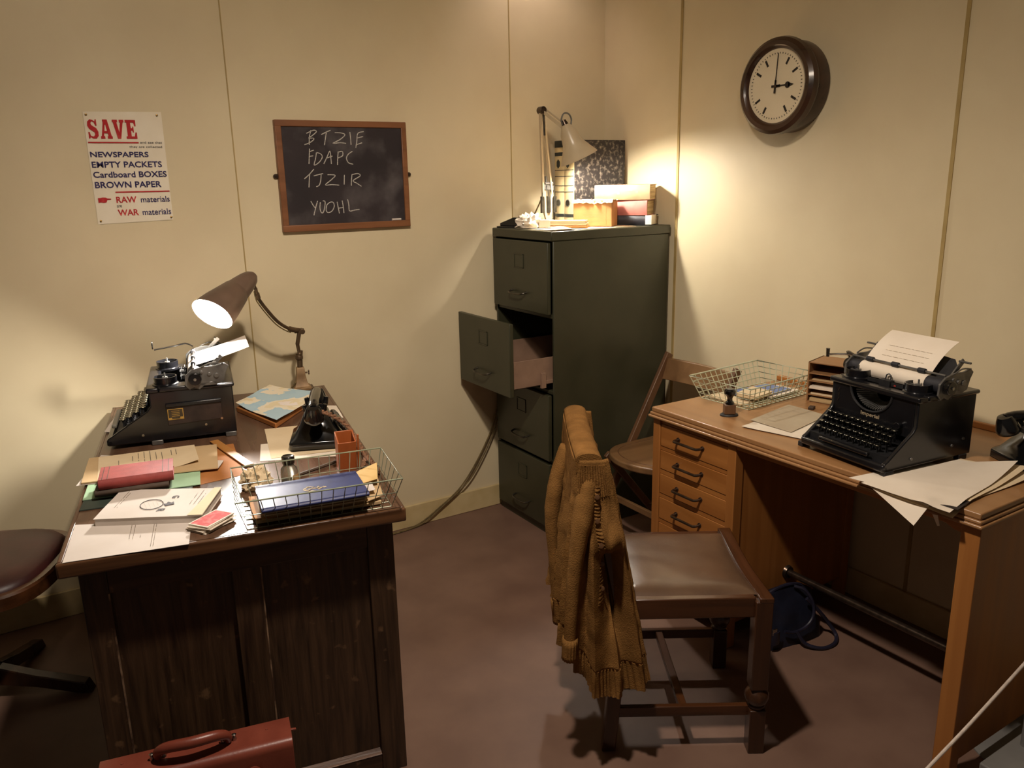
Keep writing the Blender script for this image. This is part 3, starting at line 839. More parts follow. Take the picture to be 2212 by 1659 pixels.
def book(name, label, w, d, h, loc, rz, cover, cat='book', group=None, spine=None, pages='pages', round_spine=True):
    """Lies flat; spine along the local -y side, width along x."""
    t_ = thing(name, label, cat, loc, rz, group)
    b = MB()
    tk = min(0.003, h * 0.12)
    b.box(-w / 2, w / 2, -d / 2 + 0.004, d / 2, 0, tk)
    b.box(-w / 2, w / 2, -d / 2 + 0.004, d / 2, h - tk, h)
    n = 8
    rr = 0.006 if round_spine else 0.0015
    prof = [(-d / 2 + 0.004 - rr * math.sin(math.pi * k / n), h * k / n) for k in range(n + 1)]
    b.prism([(p[0], p[1]) for p in prof] + [(-d / 2 + 0.007, h), (-d / 2 + 0.007, 0.0)], -w / 2, w / 2, 'x')
    b.build('cover', cover, t_, bevel=0.001)
    MB().box(-w / 2 + 0.004, w / 2 - 0.004, -d / 2 + 0.007, d / 2 - 0.005, tk, h - tk).build('page_block', M[pages], t_, smooth=0)
    return t_
bt = book('book', 'thick black book at the bottom of the stack on the filing cabinet', 0.215, 0.125, 0.043, (2.364, 2.779, CH), -55, M['blackbook'], group='books stacked on the filing cabinet')
MB().box(0.080, 0.1078, -0.066, 0.02, 0.004, 0.0434).build('worn_corner', M['paper'], bt, bevel=0.001)
book('book', 'faded pink cloth book in the middle of the stack on the filing cabinet', 0.20, 0.125, 0.066, (2.356, 2.786, CH + 0.043), -57, M['pinkbook'], group='books stacked on the filing cabinet')
bk = book('book', 'thick book in torn cream dust jacket on top of the filing cabinet stack', 0.245, 0.135, 0.064, (2.345, 2.795, CH + 0.109), -54, M['jacket'], group='books stacked on the filing cabinet')
b = MB()
rr = random.Random(4)
for k in range(7):
    x = -0.10 + k * 0.03
    b.box(x, x + 0.0018, -0.06 + rr.uniform(-0.01, 0.03), 0.06, 0.0641, 0.0646)
for k in range(5):
    x = -0.10 + k * 0.04
    b.box(x, x + rr.uniform(0.008, 0.03), -0.0700, -0.0690, 0.02 + rr.uniform(0, 0.02), 0.024 + rr.uniform(0, 0.02))
b.build('jacket_print', M['faint'], bk, smooth=0)

# small carton with a torn open top
bxw, bxd, bxh = 0.168, 0.10, 0.108
carton = thing('carton', 'small brown printed carton with torn top beside the stacked books', 'box', (2.18, 2.797, CH + 0.003), -53)
b = MB()
b.box(-bxw / 2, bxw / 2, -bxd / 2, -bxd / 2 + 0.002, 0, bxh)
b.box(-bxw / 2, bxw / 2, bxd / 2 - 0.002, bxd / 2, 0, bxh)
b.box(-bxw / 2, -bxw / 2 + 0.002, -bxd / 2, bxd / 2, 0, bxh)
b.box(bxw / 2 - 0.002, bxw / 2, -bxd / 2, bxd / 2, 0, bxh)
b.box(-bxw / 2, bxw / 2, -bxd / 2, bxd / 2, 0, 0.002)
b.build('box_body', M['kraftbox'], carton, smooth=0)
b = MB()
def torn(u, v):
    x = -bxw / 2 - 0.004 + (bxw + 0.008) * u
    y = -bxd / 2 - 0.006 + (bxd + 0.004) * v
    edge = noise.noise(Vector((x * 60, 1.0, 0))) * 0.010 if v < 0.15 else 0
    return (x, y + edge * (1 if v < 0.05 else 0.3), bxh + 0.002 + noise.noise(Vector((x * 40, y * 40, 3))) * 0.006 - (0.012 + edge if v < 0.05 else 0))
b.surf(torn, 22, 12, 0.0012)
b.build('torn_flap', M['paper_warm'], carton)
b = MB()
b.box(-0.058, 0.060, -bxd / 2 - 0.0006, -bxd / 2, 0.004, bxh - 0.012)
lb = b.build('printed_label', M['kraftbox'], carton, smooth=0)
b = MB()
dashes(b, [(-0.052, 0.02), (0.055, 0.02), (0.055, 0.1), (-0.052, 0.1)], (0.1, 0.35, 0.5, 0.75), 0.0, 3, start=0.1, end=0.95)
b.v = [(x, -bxd / 2 - 0.0008 - z, y - 0.006) for x, y, z in b.v]
b.build('faint_print', M['faint'], carton, smooth=0)

# a bundle of cards, loose sheets, a crumpled sheet and a hole punch
st = thing('envelope_bundle', 'bundle of cream envelopes banded together before the carton', 'envelopes', (2.013, 2.795, CH + 0.0035), -50)
for k in range(3):
    MB().box(-0.1025 + 0.004 * k, 0.1025 - 0.003 * k, -0.025, 0.025 - 0.002 * k, 0.0105 * k, 0.0105 * k + 0.0095).build('envelope_stack', M['kraftbox'] if k < 1 else M['paper_warm'], st, bevel=0.001)
MB().box(-0.1035, -0.055, -0.0262, 0.0262, -0.0005, 0.0325).build('paper_band', M['paper'], st, bevel=0.001)
def loose(name, label, corners, z, m, wav=0.003, seed=1.0, th=0.0007, n=12, cat='paper', group=None, curl=None):
    cx = sum(p[0] for p in corners) / 4
    cy = sum(p[1] for p in corners) / 4
    b = MB()
    sheet(b, [(p[0] - cx, p[1] - cy) + ((p[2] - z,) if len(p) > 2 else (0.0,)) for p in corners], wav, seed, th, n, curl)
    o = b.build(name, m, loc=(cx, cy, z))
    return tag(o, label, cat, group)
loose('paper_sheet', 'large creased cream sheet spread under the carton and envelope bundle', [(1.90, 2.665), (2.30, 2.668), (2.31, 2.86), (1.88, 2.87)], CH + 0.0009, M['paper_warm'], 0.002, 3.0, group='loose sheets on the filing cabinet')
loose('paper_sheet', 'folded dark edged sheet at the front edge of the cabinet top', [(1.865, 2.655), (1.965, 2.650), (1.99, 2.72), (1.88, 2.75)], CH + 0.0032, M['paper_grey'], 0.018, 5.0, group='loose sheets on the filing cabinet')

def crumple(name, label, loc, r, m, seed, sx=1.0, sy=1.0, sz=0.7):
    b = MB()
    n, mm = 26, 18
    def fn(u, v):
        a, t_ = 2 * math.pi * u, math.pi * (0.02 + 0.96 * v)
        d = Vector((math.sin(t_) * math.cos(a), math.sin(t_) * math.sin(a), math.cos(t_)))
        q = d * 2.1 + Vector((seed, seed * 2, 0))
        k = 0.72 + 0.55 * abs(noise.noise(q * 1.6)) + 0.45 * abs(noise.noise(q * 3.4)) - 0.15 * abs(noise.noise(q * 7))
        p = d * r * k
        return (p.x * sx, p.y * sy, max(p.z * sz, -r * 0.45) + r * 0.45)
    b.surf(fn, n, mm)
    o = b.build(name, m, loc=loc, smooth=22)
    return tag(o, label, 'crumpled paper')
crumple('crumpled_paper', 'crumpled white paper on the left end of the filing cabinet top', (1.905, 2.90, CH + 0.004), 0.042, M['paper'], 3.3, 1.5, 1.0, 1.0)
hp = thing('hole_punch', 'small black hole punch at the left edge of the filing cabinet', 'hole punch', (1.888, 3.03, CH), 20)
MB().box(-0.03, 0.03, -0.05, 0.05, 0, 0.008).build('base', M['black'], hp, bevel=0.002)
b = MB()
b.prism([(-0.048, 0.008), (0.045, 0.008), (0.045, 0.02), (-0.03, 0.045), (-0.05, 0.042)], -0.012, 0.012, 'x')
b.build('lever', M['black'], hp, bevel=0.002)

# ================================================================ the dark oak desk on the left
DX, DY, DA = -0.009, 1.809, math.radians(11)
DU = Vector((math.cos(DA), -math.sin(DA), 0))
DV = Vector((math.sin(DA), math.cos(DA), 0))
DH, DW, DL = 0.76, 0.75, 1.325
def dk(u, v, z=DH):
    """Point on the left desk: u across its near end, v away from it."""
    return Vector((DX, DY, 0)) + DU * u + DV * v + Vector((0, 0, z))
DESK_RZ = -11.0
desk = thing('desk', 'dark oak panelled desk with worn top standing below the poster', 'desk', (DX, DY, 0), DESK_RZ)
b = MB()
b.box(0.012, DW - 0.012, 0.012, DL - 0.004, DH - 0.034, DH)
b.build('desk_top', M['oak_top'], desk, smooth=0)
for (x0, x1, y0, y1) in ((0, DW, 0, 0.0125), (0, DW, DL - 0.0045, DL)):
    MB().box(x0, x1, y0, y1, DH - 0.034, DH).build('top_edge', M['oak_edge'], desk, bevel=0.0045, seg=3)
for (x0, x1, y0, y1) in ((0, 0.0125, 0.0125, DL - 0.0045), (DW - 0.0125, DW, 0.0125, DL - 0.0045)):
    MB().box(x0, x1, y0, y1, DH - 0.034, DH).build('top_edge', M['oak_top'], desk, bevel=0.004, seg=3)
EP = 0.050
for (x0, x1) in ((0.030, 0.085), (0.342, 0.408), (0.660, 0.725)):
    MB().box(x0, x1, EP, EP + 0.022, 0.0, 0.655 if x0 > 0.2 and x0 < 0.5 else 0.728).build('stile', M['oak_dark'], desk, bevel=0.002)
MB().box(0.085, 0.660, EP, EP + 0.0215, 0.652, 0.728).build('rail', M['oak_dark_h'], desk, bevel=0.002)
MB().box(0.085, 0.660, EP, EP + 0.0215, 0.0, 0.058).build('rail', M['oak_dark_h'], desk, bevel=0.002)
MB().box(0.03, 0.725, EP - 0.003, EP + 0.02, 0.708, 0.7265).build('top_moulding', M['oak_dark_h'], desk, bevel=0.002)
for x in (0.0835, 0.4065):
    MB().box(x - 0.0012, x + 0.0022, EP - 0.0006, EP + 0.004, 0.059, 0.651).build('worn_edge', M['worn'], desk, smooth=0, label='pale worn edge')
for (x0, x1) in ((0.083, 0.344), (0.406, 0.662)):
    MB().box(x0, x1, EP + 0.013, EP + 0.020, 0.05, 0.66).build('end_panel', M['oak_dark'], desk, smooth=0)
for (x0, x1) in ((0.408, 0.660),):
    MB().prism([(EP - 0.001, 0.058), (EP + 0.013, 0.058), (EP + 0.013, 0.070)], x0, x1, 'x').build('bottom_bead', M['oak_edge'], desk, smooth=0)
MB().box(0.030, 0.052, EP + 0.022, 0.55, 0.0, 0.728).build('side_panel', M['oak_dark'], desk, smooth=0)
MB().box(0.703, 0.725, EP + 0.022, DL - 0.04, 0.0, 0.728).build('side_panel', M['oak_dark'], desk, bevel=0.002)
MB().box(0.052, 0.703, 0.53, 0.55, 0.0, 0.728).build('inner_panel', M['oak_dark'], desk, smooth=0)
MB().box(0.030, 0.703, DL - 0.062, DL - 0.04, 0.0, 0.728).build('back_panel', M['oak_dark'], desk, smooth=0)
MB().box(0.030, 0.703, 0.55, DL - 0.062, 0.65, 0.728).build('apron', M['oak_dark_h'], desk, smooth=0)

# ---------------------------------------------------------------- typewriters
def typewriter(label, loc, rz, w, ln, h, yf, ypl, rows, side_plate=False, maker=False):
    """x to the typist's right, y away from the typist, z up; the origin is under the middle of the front edge."""
    T = thing('typewriter', label, 'typewriter', loc, rz)
    hw = w / 2
    prof = [(0.0, 0.013), (0.0, 0.036), (0.012, 0.042), (yf * 0.92, 0.108), (yf, 0.122), (yf, h), (ln, h), (ln, 0.013)]
    for s in (-1, 1):
        x0, x1 = (s * hw, s * (hw - 0.012))
        MB().prism(prof, min(x0, x1), max(x0, x1), 'x').build('side_plate', M['black'], T, bevel=0.003)
    # front wall with an arched mouth below the lid
    b = MB()
    n = 18
    ra, rz_ = hw * 0.48, 0.060
    cxm = -hw * 0.05
    poly = [(-hw + 0.012, 0.086), (hw - 0.012, 0.086), (hw - 0.012, h - 0.002)]
    poly += [(cxm + ra * math.cos(math.pi * k / n), h - 0.002 - rz_ * math.sin(math.pi * k / n)) for k in range(n + 1)]
    poly += [(-hw + 0.012, h - 0.002)]
    b.prism(poly, yf, yf + 0.006, 'y')
    b.build('front_plate', M['black'], T, bevel=0.0012)
    b = MB()
    pts = [(cxm + ra * math.cos(math.pi * k / n), yf - 0.001, h - 0.002 - rz_ * math.sin(math.pi * k / n)) for k in range(n + 1)]
    b.tube(pts, 0.0035, 8)
    b.build('mouth_rim', M['blackmatt'], T)
    b = MB()
    for k in range(23):
        a = math.pi * (0.06 + 0.88 * k / 22)
        p0 = (cxm + 0.92 * ra * math.cos(a), yf + 0.012, h - 0.004 - 0.9 * rz_ * math.sin(a))
        p1 = (cxm + 0.42 * ra * math.cos(a), yf + 0.055, h - 0.010 - 0.55 * rz_ * math.sin(a))
        b.beam(p0, p1, 0.0028, 0.004)
    b.build('type_bars', M['steel'], T, smooth=0)
    MB().box(-hw + 0.012, hw - 0.012, ln - 0.006, ln, 0.013, h - 0.01).build('back_plate', M['black'], T, bevel=0.001)
    MB().box(-hw + 0.012, hw - 0.012, 0.01, ln - 0.006, 0.013, 0.018).build('base_tray', M['blackmatt'], T, smooth=0)
    b = MB()
    b.box(-hw, hw, -0.004, 0.016, 0.013, 0.034)
    b.build('front_bar', M['black'], T, bevel=0.006, seg=3)
    b = MB()
    b.box(-hw + 0.012, hw - 0.012, yf * 0.2, yf, 0.028, 0.050)
    b.build('key_guard', M['blackmatt'], T, smooth=0)
    b = MB()
    for k in range(26):
        x = -hw + 0.02 + (w - 0.04) * k / 25
        b.beam((x, 0.018, 0.024), (x, yf * 0.55, 0.030), 0.0045, 0.006)
    b.build('key_levers', M['steel'], T, smooth=0)
    # lid
    b = MB()
    b.box(-hw - 0.006, hw + 0.006, yf - 0.008, yf + 0.028, h - 0.004, h + 0.012)
    b.box(-hw - 0.006, -hw + 0.055, yf + 0.028, ypl - 0.018, h - 0.004, h + 0.012)
    b.box(hw - 0.055, hw + 0.006, yf + 0.028, ypl - 0.018, h - 0.004, h + 0.012)
    b.box(-hw - 0.006, hw + 0.006, ypl - 0.018, ln + 0.006, h - 0.006, h + 0.006)
    b.build('top_cover', M['black'], T, bevel=0.005, seg=3)
    # ribbon spools
    for s in (-1, 1):
        sx = s * (hw - 0.045)
        sy = yf + 0.048
        b = MB()
        b.lathe([(0.002, 0.008), (0.038, 0.008), (0.038, 0.014), (0.033, 0.016), (0.034, 0.036), (0.031, 0.036), (0.030, 0.020), (0.002, 0.018)], 28, Matrix.Translation((sx, sy, h)))
        sp = b.build('ribbon_spool', M['black'], T)
        b = MB()
        b.cyl((sx, sy, h + 0.018), (sx, sy, h + 0.034), 0.008, n=14)
        b.cyl((sx, sy, h + 0.034), (sx, sy, h + 0.046), 0.0025, n=10)
        b.beam((sx - 0.026, sy, h + 0.030), (sx + 0.026, sy, h + 0.030), 0.004, 0.002)
        b.build('spool_hub', M['steel'], sp)
    # type guide in the middle
    zp = h + 0.032
    b = MB()
    b.box(-0.018, 0.018, ypl - 0.046, ypl - 0.028, h - 0.002, h + 0.024)
    b.box(-0.045, -0.018, ypl - 0.040, ypl - 0.030, h + 0.006, h + 0.016)
    b.box(0.018, 0.045, ypl - 0.040, ypl - 0.030, h + 0.006, h + 0.016)
    b.tube([(-0.009, ypl - 0.032, h + 0.022), (-0.007, ypl - 0.030, h + 0.036), (0.0, ypl - 0.030, h + 0.040), (0.007, ypl - 0.030, h + 0.036), (0.009, ypl - 0.032, h + 0.022)], 0.0018, 6)
    b.build('type_guide', M['blackmatt'], T, smooth=0)
    b = MB()
    b.box(-hw + 0.085, -0.02, ypl - 0.043, ypl - 0.0415, h + 0.010, h + 0.021)
    b.box(0.02, hw - 0.085, ypl - 0.043, ypl - 0.0415, h + 0.010, h + 0.021)
    b.build('ribbon', M['blackmatt'], T, smooth=0)
    if maker:
        MB().prism([(0.022, ypl - 0.042), (0.036, ypl - 0.044), (0.032, ypl - 0.034)], h + 0.012, h + 0.016, 'z').build('ribbon_end', M['ribbonred'], T, smooth=0)
    # carriage
    car = MB()
    car.box(-hw - 0.012, hw + 0.012, ypl + 0.012, ypl + 0.062, h + 0.006, h + 0.018)
    car = car.build('carriage_rail', M['steel'], T, bevel=0.002)
    b = MB()
    b.cyl((-hw - 0.004, ypl, zp), (hw + 0.004, ypl, zp), 0.0215, n=32)
    b.build('platen', M['rubber'], T)
    for s in (-1, 1):
        xs = s * (hw + 0.006)
        b = MB()
        poly = [(ypl - 0.030, zp - 0.020), (ypl - 0.018, zp - 0.034), (ypl - 0.006, zp - 0.028), (ypl + 0.010, zp - 0.036), (ypl + 0.028, zp - 0.022), (ypl + 0.045, zp - 0.014), (ypl + 0.062, zp - 0.024), (ypl + 0.082, zp - 0.016),
                (ypl + 0.090, zp + 0.012), (ypl + 0.100, zp + 0.030), (ypl + 0.088, zp + 0.040), (ypl + 0.060, zp + 0.034), (ypl + 0.024, zp + 0.034), (ypl - 0.008, zp + 0.026), (ypl - 0.028, zp + 0.010)]
        b.prism(poly, min(xs, xs + s * 0.006), max(xs, xs + s * 0.006), 'x')
        b.tube(smooth_path([(xs + s * 0.008, ypl + 0.02, zp + 0.033), (xs + s * 0.008, ypl + 0.05, zp + 0.044), (xs + s * 0.008, ypl + 0.085, zp + 0.040)], 4), 0.0025, 6)
        for (yy, zz, r_) in ((ypl + 0.042, zp + 0.010, 0.006), (ypl + 0.062, zp + 0.004, 0.008), (ypl + 0.020, zp + 0.018, 0.005)):
            b.cyl((xs, yy, zz), (xs + s * 0.010, yy, zz), r_, n=12)
        b.build('carriage_end', M['steel'], T, bevel=0.0015)
        b = MB()
        b.cyl((xs + s * 0.006, ypl, zp), (xs + s * 0.022, ypl, zp), 0.0195, 0.0185, n=28)
        kn = b.build('platen_knob', M['bakelite'], T, bevel=0.002)
        MB().cyl((xs + s * 0.020, ypl, zp), (xs + s * 0.025, ypl, zp), 0.0045, n=12).build('knob_screw', M['chrome'], kn)
    # paper bail with rollers
    b = MB()
    b.tube([(-hw - 0.006, ypl - 0.002, zp + 0.030), (hw + 0.006, ypl - 0.002, zp + 0.030)], 0.003, 8)
    bail = b.build('paper_bail', M['chrome'] if not maker else M['steel'], T)
    for xr in (-hw * 0.62, -0.005, hw * 0.55):
        MB().cyl((xr - 0.011, ypl - 0.002, zp + 0.030), (xr + 0.011, ypl - 0.002, zp + 0.030), 0.0072, n=14).build('bail_roller', M['rubber'], bail, bevel=0.001)
    # paper table behind the platen
    b = MB()
    if maker:
        pl = [(-hw + 0.012, 0.0), (hw - 0.012, 0.0), (hw - 0.004, 0.045), (hw - 0.03, 0.072), (hw * 0.3, 0.080), (-hw * 0.3, 0.080), (-hw + 0.03, 0.088), (-hw + 0.004, 0.05)]
    else:
        pl = [(-hw + 0.02, 0.0), (hw - 0.05, 0.0), (hw - 0.06, 0.05), (-hw + 0.03, 0.05)]
    ca, sa = math.cos(math.radians(40 if maker else 12)), math.sin(math.radians(40 if maker else 12))
    y0, z0 = ypl + 0.024, zp + 0.012
    v = [(x, y0 + q * ca, z0 + q * sa) for x, q in pl] + [(x, y0 + q * ca + 0.0016 * sa, z0 + q * sa - 0.0016 * ca) for x, q in pl]
    n_ = len(pl)
    b.add(v, [tuple(range(n_)), tuple(range(2 * n_ - 1, n_ - 1, -1))] + [(k, n_ + k, n_ + (k + 1) % n_, (k + 1) % n_) for k in range(n_)])
    b.build('paper_table', M['blackmatt'], T, smooth=0)
    for s in (-1, 1):
        b = MB()
        b.beam((s * (hw - 0.008), ypl + 0.02, zp), (s * (hw - 0.008), ypl + 0.082, zp + 0.060), 0.004, 0.012)
        b.cyl((s * (hw - 0.012), ypl + 0.070, zp + 0.058), (s * (hw + 0.022), ypl + 0.070, zp + 0.058), 0.003, n=8)
        b.build('margin_bracket', M['steel'], T, smooth=0)
    # return lever on the typist's left
    b = MB()
    if side_plate:
        lv = [(-hw - 0.006, ypl - 0.002, zp + 0.036), (-hw - 0.016, ypl - 0.024, zp + 0.046), (-hw - 0.02, ypl - 0.060, zp + 0.040), (-hw - 0.022, ypl - 0.125, zp + 0.032)]
        b.tube(smooth_path(lv, 4), 0.0028, 8)
        b.lathe([(0.001, -0.003), (0.011, -0.002), (0.012, 0.0), (0.011, 0.002), (0.001, 0.003)], 20, Matrix.Translation((-hw - 0.022, ypl - 0.129, zp + 0.048)) @ Matrix.Rotation(math.radians(90), 4, 'X') @ Matrix.Diagonal((0.5, 1.2, 1, 1)))
    else:
        lv = [(-hw - 0.006, ypl + 0.004, zp + 0.030), (-hw - 0.03, ypl - 0.002, zp + 0.028), (-hw - 0.062, ypl - 0.016, zp + 0.024), (-hw - 0.082, ypl - 0.024, zp + 0.020)]
        b.tube(smooth_path(lv, 4), 0.0032, 8)
        b.cyl((-hw - 0.082, ypl - 0.024, zp + 0.014), (-hw - 0.082, ypl - 0.024, zp + 0.040), 0.0048, 0.006, n=12)
        b.tube(smooth_path([(-hw - 0.012, ypl + 0.03, zp - 0.01), (-hw - 0.036, ypl + 0.02, zp + 0.012), (-hw - 0.03, ypl, zp + 0.036), (-hw - 0.012, ypl + 0.004, zp + 0.03)], 4), 0.004, 8)
    b.build('return_lever', M['chrome'], T)
    # keys: one mesh, one object each
    kb = MB()
    kb.lathe([(0.001, 0.0), (0.0070, 0.0), (0.0084, 0.0015), (0.0084, 0.0034), (0.0072, 0.0046), (0.001, 0.0049)], 16)
    kme = kb.build('key_cap_source', M['keytop'])
    rb = MB()
    rb.tube([(0.0083 * math.cos(2 * math.pi * k / 16), 0.0083 * math.sin(2 * math.pi * k / 16), 0.0034) for k in range(16)], 0.0009, 6, closed=True)
    rme = rb.build('key_ring_source', M['keyrim'] if side_plate else M['keyring'])
    sb = MB()
    sb.beam((0, 0.003, -0.030), (0, 0, 0.001), 0.0022, 0.005, (0, 1, 0))
    sme = sb.build('key_stem_source', M['blackmatt'])
    nr = len(rows)
    for i, (y, z, cnt, off) in enumerate(rows):
        pitch = (w - 0.062) / 11.3
        for k in range(cnt):
            x = -hw + 0.030 + off + k * pitch
            ko = bpy.data.objects.new('key', kme.data)
            SC.collection.objects.link(ko)
            ko.parent = T
            ko.location = (x, y, z)
            ro = bpy.data.objects.new('key_rim', rme.data)
            SC.collection.objects.link(ro)
            ro.parent = ko
            so = bpy.data.objects.new('key_stem', sme.data)
            SC.collection.objects.link(so)
            so.parent = ko
    for q in (kme, rme, sme):
        bpy.data.objects.remove(q)
    y, z = rows[0][0], rows[0][1]
    b = MB()
    b.box(-hw * 0.55, hw * 0.62, y - 0.034, y - 0.020, z - 0.026, z - 0.014)
    b.build('space_bar', M['spacegrey'] if side_plate else M['black'], T, bevel=0.004, seg=3)
    # fittings on the right side
    for (yy, zz) in ((0.098, 0.036), (ln * 0.76, 0.048), (ln * 0.89, 0.062)):
        b = MB()
        b.cyl((hw - 0.002, yy, zz), (hw + 0.003, yy, zz), 0.0045, 0.0038, n=14)
        b.build('side_screw', M['chrome'] if side_plate else M['steel'], T)
    for s in (-1, 1):
        for yy in (0.135, ln - 0.018) if side_plate else (0.02, ln - 0.03):
            b = MB()
            b.box(s * hw - 0.016, s * hw + 0.002, yy - 0.016, yy + 0.016, 0.0, 0.015)
            b.build('foot', M['steel'] if side_plate else M['blackmatt'], T, bevel=0.002)
    if side_plate:
        b = MB()
        b.prism([(0.172, 0.058), (0.328, 0.062), (0.328, 0.122), (0.172, 0.122)], hw, hw + 0.0025, 'x')
        sp = b.build('side_cover', M['panelbrown'], T, bevel=0.001)
        b = MB()
        b.prism([(0.170, 0.114), (0.330, 0.115), (0.330, 0.126), (0.170, 0.126)], hw, hw + 0.007, 'x')
        b.build('side_cover_lip', M['black'], T, bevel=0.002)
        b = MB()
        b.prism([(0.174, 0.075), (0.217, 0.075), (0.217, 0.108), (0.174, 0.108)], hw + 0.0024, hw + 0.0032, 'x')
        lb = b.build('label_plate', M['label'], sp, smooth=0)
        b = MB()
        for (a0, a1, c0, c1) in ((0.174, 0.217, 0.0745, 0.0765), (0.174, 0.217, 0.1065, 0.1085), (0.173, 0.1755, 0.0745, 0.1085), (0.2155, 0.218, 0.0745, 0.1085), (0.1755, 0.184, 0.0765, 0.081), (0.207, 0.2155, 0.0765, 0.082)):
            b.box(hw + 0.003, hw + 0.0038, a0, a1, c0, c1)
        for k in range(4):
            b.box(hw + 0.003, hw + 0.0036, 0.184, 0.207, 0.0850 + k * 0.0052, 0.0862 + k * 0.0052)
        b.build('label_border', M['gold'], sp, smooth=0)
    if maker:
        t_ = text_mb('Imperial', -0.036, 0.026, 0.0, 0.0135, 0.012, 0.0008)
        t_.v = [(x, yf - 0.0002 - z, y + h - 0.080) for x, y, z in t_.v]
        t_.build('maker_lettering', M['anchor'], T, smooth=0)
        b = MB()
        b.cyl((hw * 0.66, yf, h - 0.075), (hw * 0.66, yf - 0.016, h - 0.075), 0.007, 0.009, n=14)
        b.build('front_knob', M['black'], T, bevel=0.001)
        b = MB()
        for k in range(3):
            b.beam((-hw + 0.028, yf - 0.001, h - 0.018 - k * 0.014), (-hw + 0.024 + 0.004 * (k % 2), yf - 0.001, h - 0.028 - k * 0.014), 0.003, 0.002, (0, 1, 0))
        b.build('scratched_mark', M['chrome'], T, smooth=0)
    return T, zp

tw1_w, tw1_l, tw1_h = 0.33, 0.366, 0.166
A1 = Vector((0.176, 2.575, 0.76))
a1 = math.radians(-11)
back1 = Vector((math.cos(a1), math.sin(a1), 0))
right1 = Vector((math.sin(a1), -math.cos(a1), 0))
o1 = A1 - right1 * (tw1_w / 2)
rows1 = [(0.043, 0.076, 11, 0.012), (0.063, 0.087, 12, 0.004), (0.083, 0.099, 12, 0.0), (0.103, 0.110, 12, -0.004)]
TW1, zp1 = typewriter('black typewriter with curled white sheet under the lit desk lamp, seen from its side', o1, -101, tw1_w, tw1_l, tw1_h, 0.128, 0.262, rows1, side_plate=True)

def tw_paper(name, label, o, right, back, ypl, zp, x0, x1, m, up, length, wrap, printed=False):
    """Sheet round the platen: front tail, over the roller, then up and back."""
    def W(x, y, z):
        return o + right * x + back * y + Vector((0, 0, z))
    path = []
    r = 0.0228
    for k in range(7):
        a = math.radians(-wrap + k * (wrap + 100) / 6)
        path.append((ypl - r * math.cos(a), zp + r * math.sin(a)))
    yy, zz = path[-1]
    for k in range(1, 15):
        t_ = k / 14
        path.append((yy + length * (t_ * math.cos(up(t_))), zz + length * t_ * math.sin(up(t_))))
    n = len(path) - 1
    def fn(u, v):
        i = min(n - 1, int(v * n))
        f = v * n - i
        y = path[i][0] * (1 - f) + path[i + 1][0] * f
        z = path[i][1] * (1 - f) + path[i + 1][1] * f
        return W(x0 + (x1 - x0) * u, y, z)
    b = MB()
    b.surf(fn, 8, n * 2, 0.0005)
    c = W((x0 + x1) / 2, ypl, zp)
    b.v = [(p[0] - c.x, p[1] - c.y, p[2] - c.z) for p in b.v]
    ob = b.build(name, m, loc=c, smooth=60)
    tag(ob, label, 'paper')
    return ob, path, W, c
tw_paper('typing_sheet', 'bright white sheet rolled into the typewriter under the desk lamp', o1, right1, back1, 0.262, zp1, -0.13, 0.085, M['paper_white'],
         lambda t: math.radians(12 + 3 * t), 0.17, 20)

# ---------------------------------------------------------------- the lit desk lamp
LD = Vector((0.89, 2.965, DH))
dl = thing('desk_lamp', 'bronzed jointed desk lamp shining down on the black typewriter', 'desk lamp', LD, -11)
ri = Matrix.Rotation(math.radians(11), 3, 'Z')
def Q(x, y, z):
    return ri @ (Vector((x, y, z)) - LD)
b = MB()
def ring_sq(z, s, sy=None):
    sy = sy or s
    return [(-s, -sy, z), (s, -sy, z), (s, sy, z), (-s, sy, z)]
lv = [ring_sq(0, 0.034), ring_sq(0.010, 0.034), ring_sq(0.012, 0.028), ring_sq(0.030, 0.021), ring_sq(0.055, 0.0165), ring_sq(0.083, 0.0145), ring_sq(0.086, 0.0125)]
vv = [p for r_ in lv for p in r_]
ff = [(i * 4 + k, i * 4 + (k + 1) % 4, (i + 1) * 4 + (k + 1) % 4, (i + 1) * 4 + k) for i in range(len(lv) - 1) for k in range(4)]
ff += [(3, 2, 1, 0), tuple(len(vv) - 4 + k for k in range(4))]
b.add(vv, ff)
b.build('base', M['lampbase'], dl, bevel=0.0015)
MB().box(-0.036, 0.044, -0.03, 0.034, -0.0002, 0.006).build('base_plate', M['lampbrown'], dl, bevel=0.001)
b = MB()
b.cyl((0.014, 0, 0.062), (0.026, 0, 0.062), 0.003, n=10)
b.ball((0.031, 0, 0.066), 0.006, 10, 0.5, 1, 1)
b.ball((0.031, 0, 0.058), 0.006, 10, 0.5, 1, 1)
b.build('thumb_screw', M['lampbrown'], dl)
J = Q(0.905, 2.965, 0.983)
b = MB()
b.tube([(0, 0, 0.083), (0.002, 0, 0.125), (0.006, 0, 0.150)], [0.0105, 0.0105, 0.010], 14)
b.build('stem', M['lampbrown'], dl)
b = MB()
b.lathe([(0.0106, 0.113), (0.0145, 0.118), (0.0145, 0.128), (0.0108, 0.136)], 16, close=False)
b.ball((0.002, -0.008, 0.138), 0.008, 12)
b.build('swivel_collar', M['lampbrown'], dl)
for s in (-1, 1):
    b = MB()
    b.tube([Vector((0.002, 0.004 * s, 0.140)), Vector((-0.002, 0.0085 * s, 0.175)), J + Vector((-0.004, 0.0085 * s, 0.004))], [0.006, 0.0065, 0.0065], 8)
    b.build('lower_bracket', M['lampbrown'], dl)
b = MB()
b.cyl(J + Vector((0.004, -0.015, 0)), J + Vector((0.004, 0.015, 0)), 0.0105, n=16)
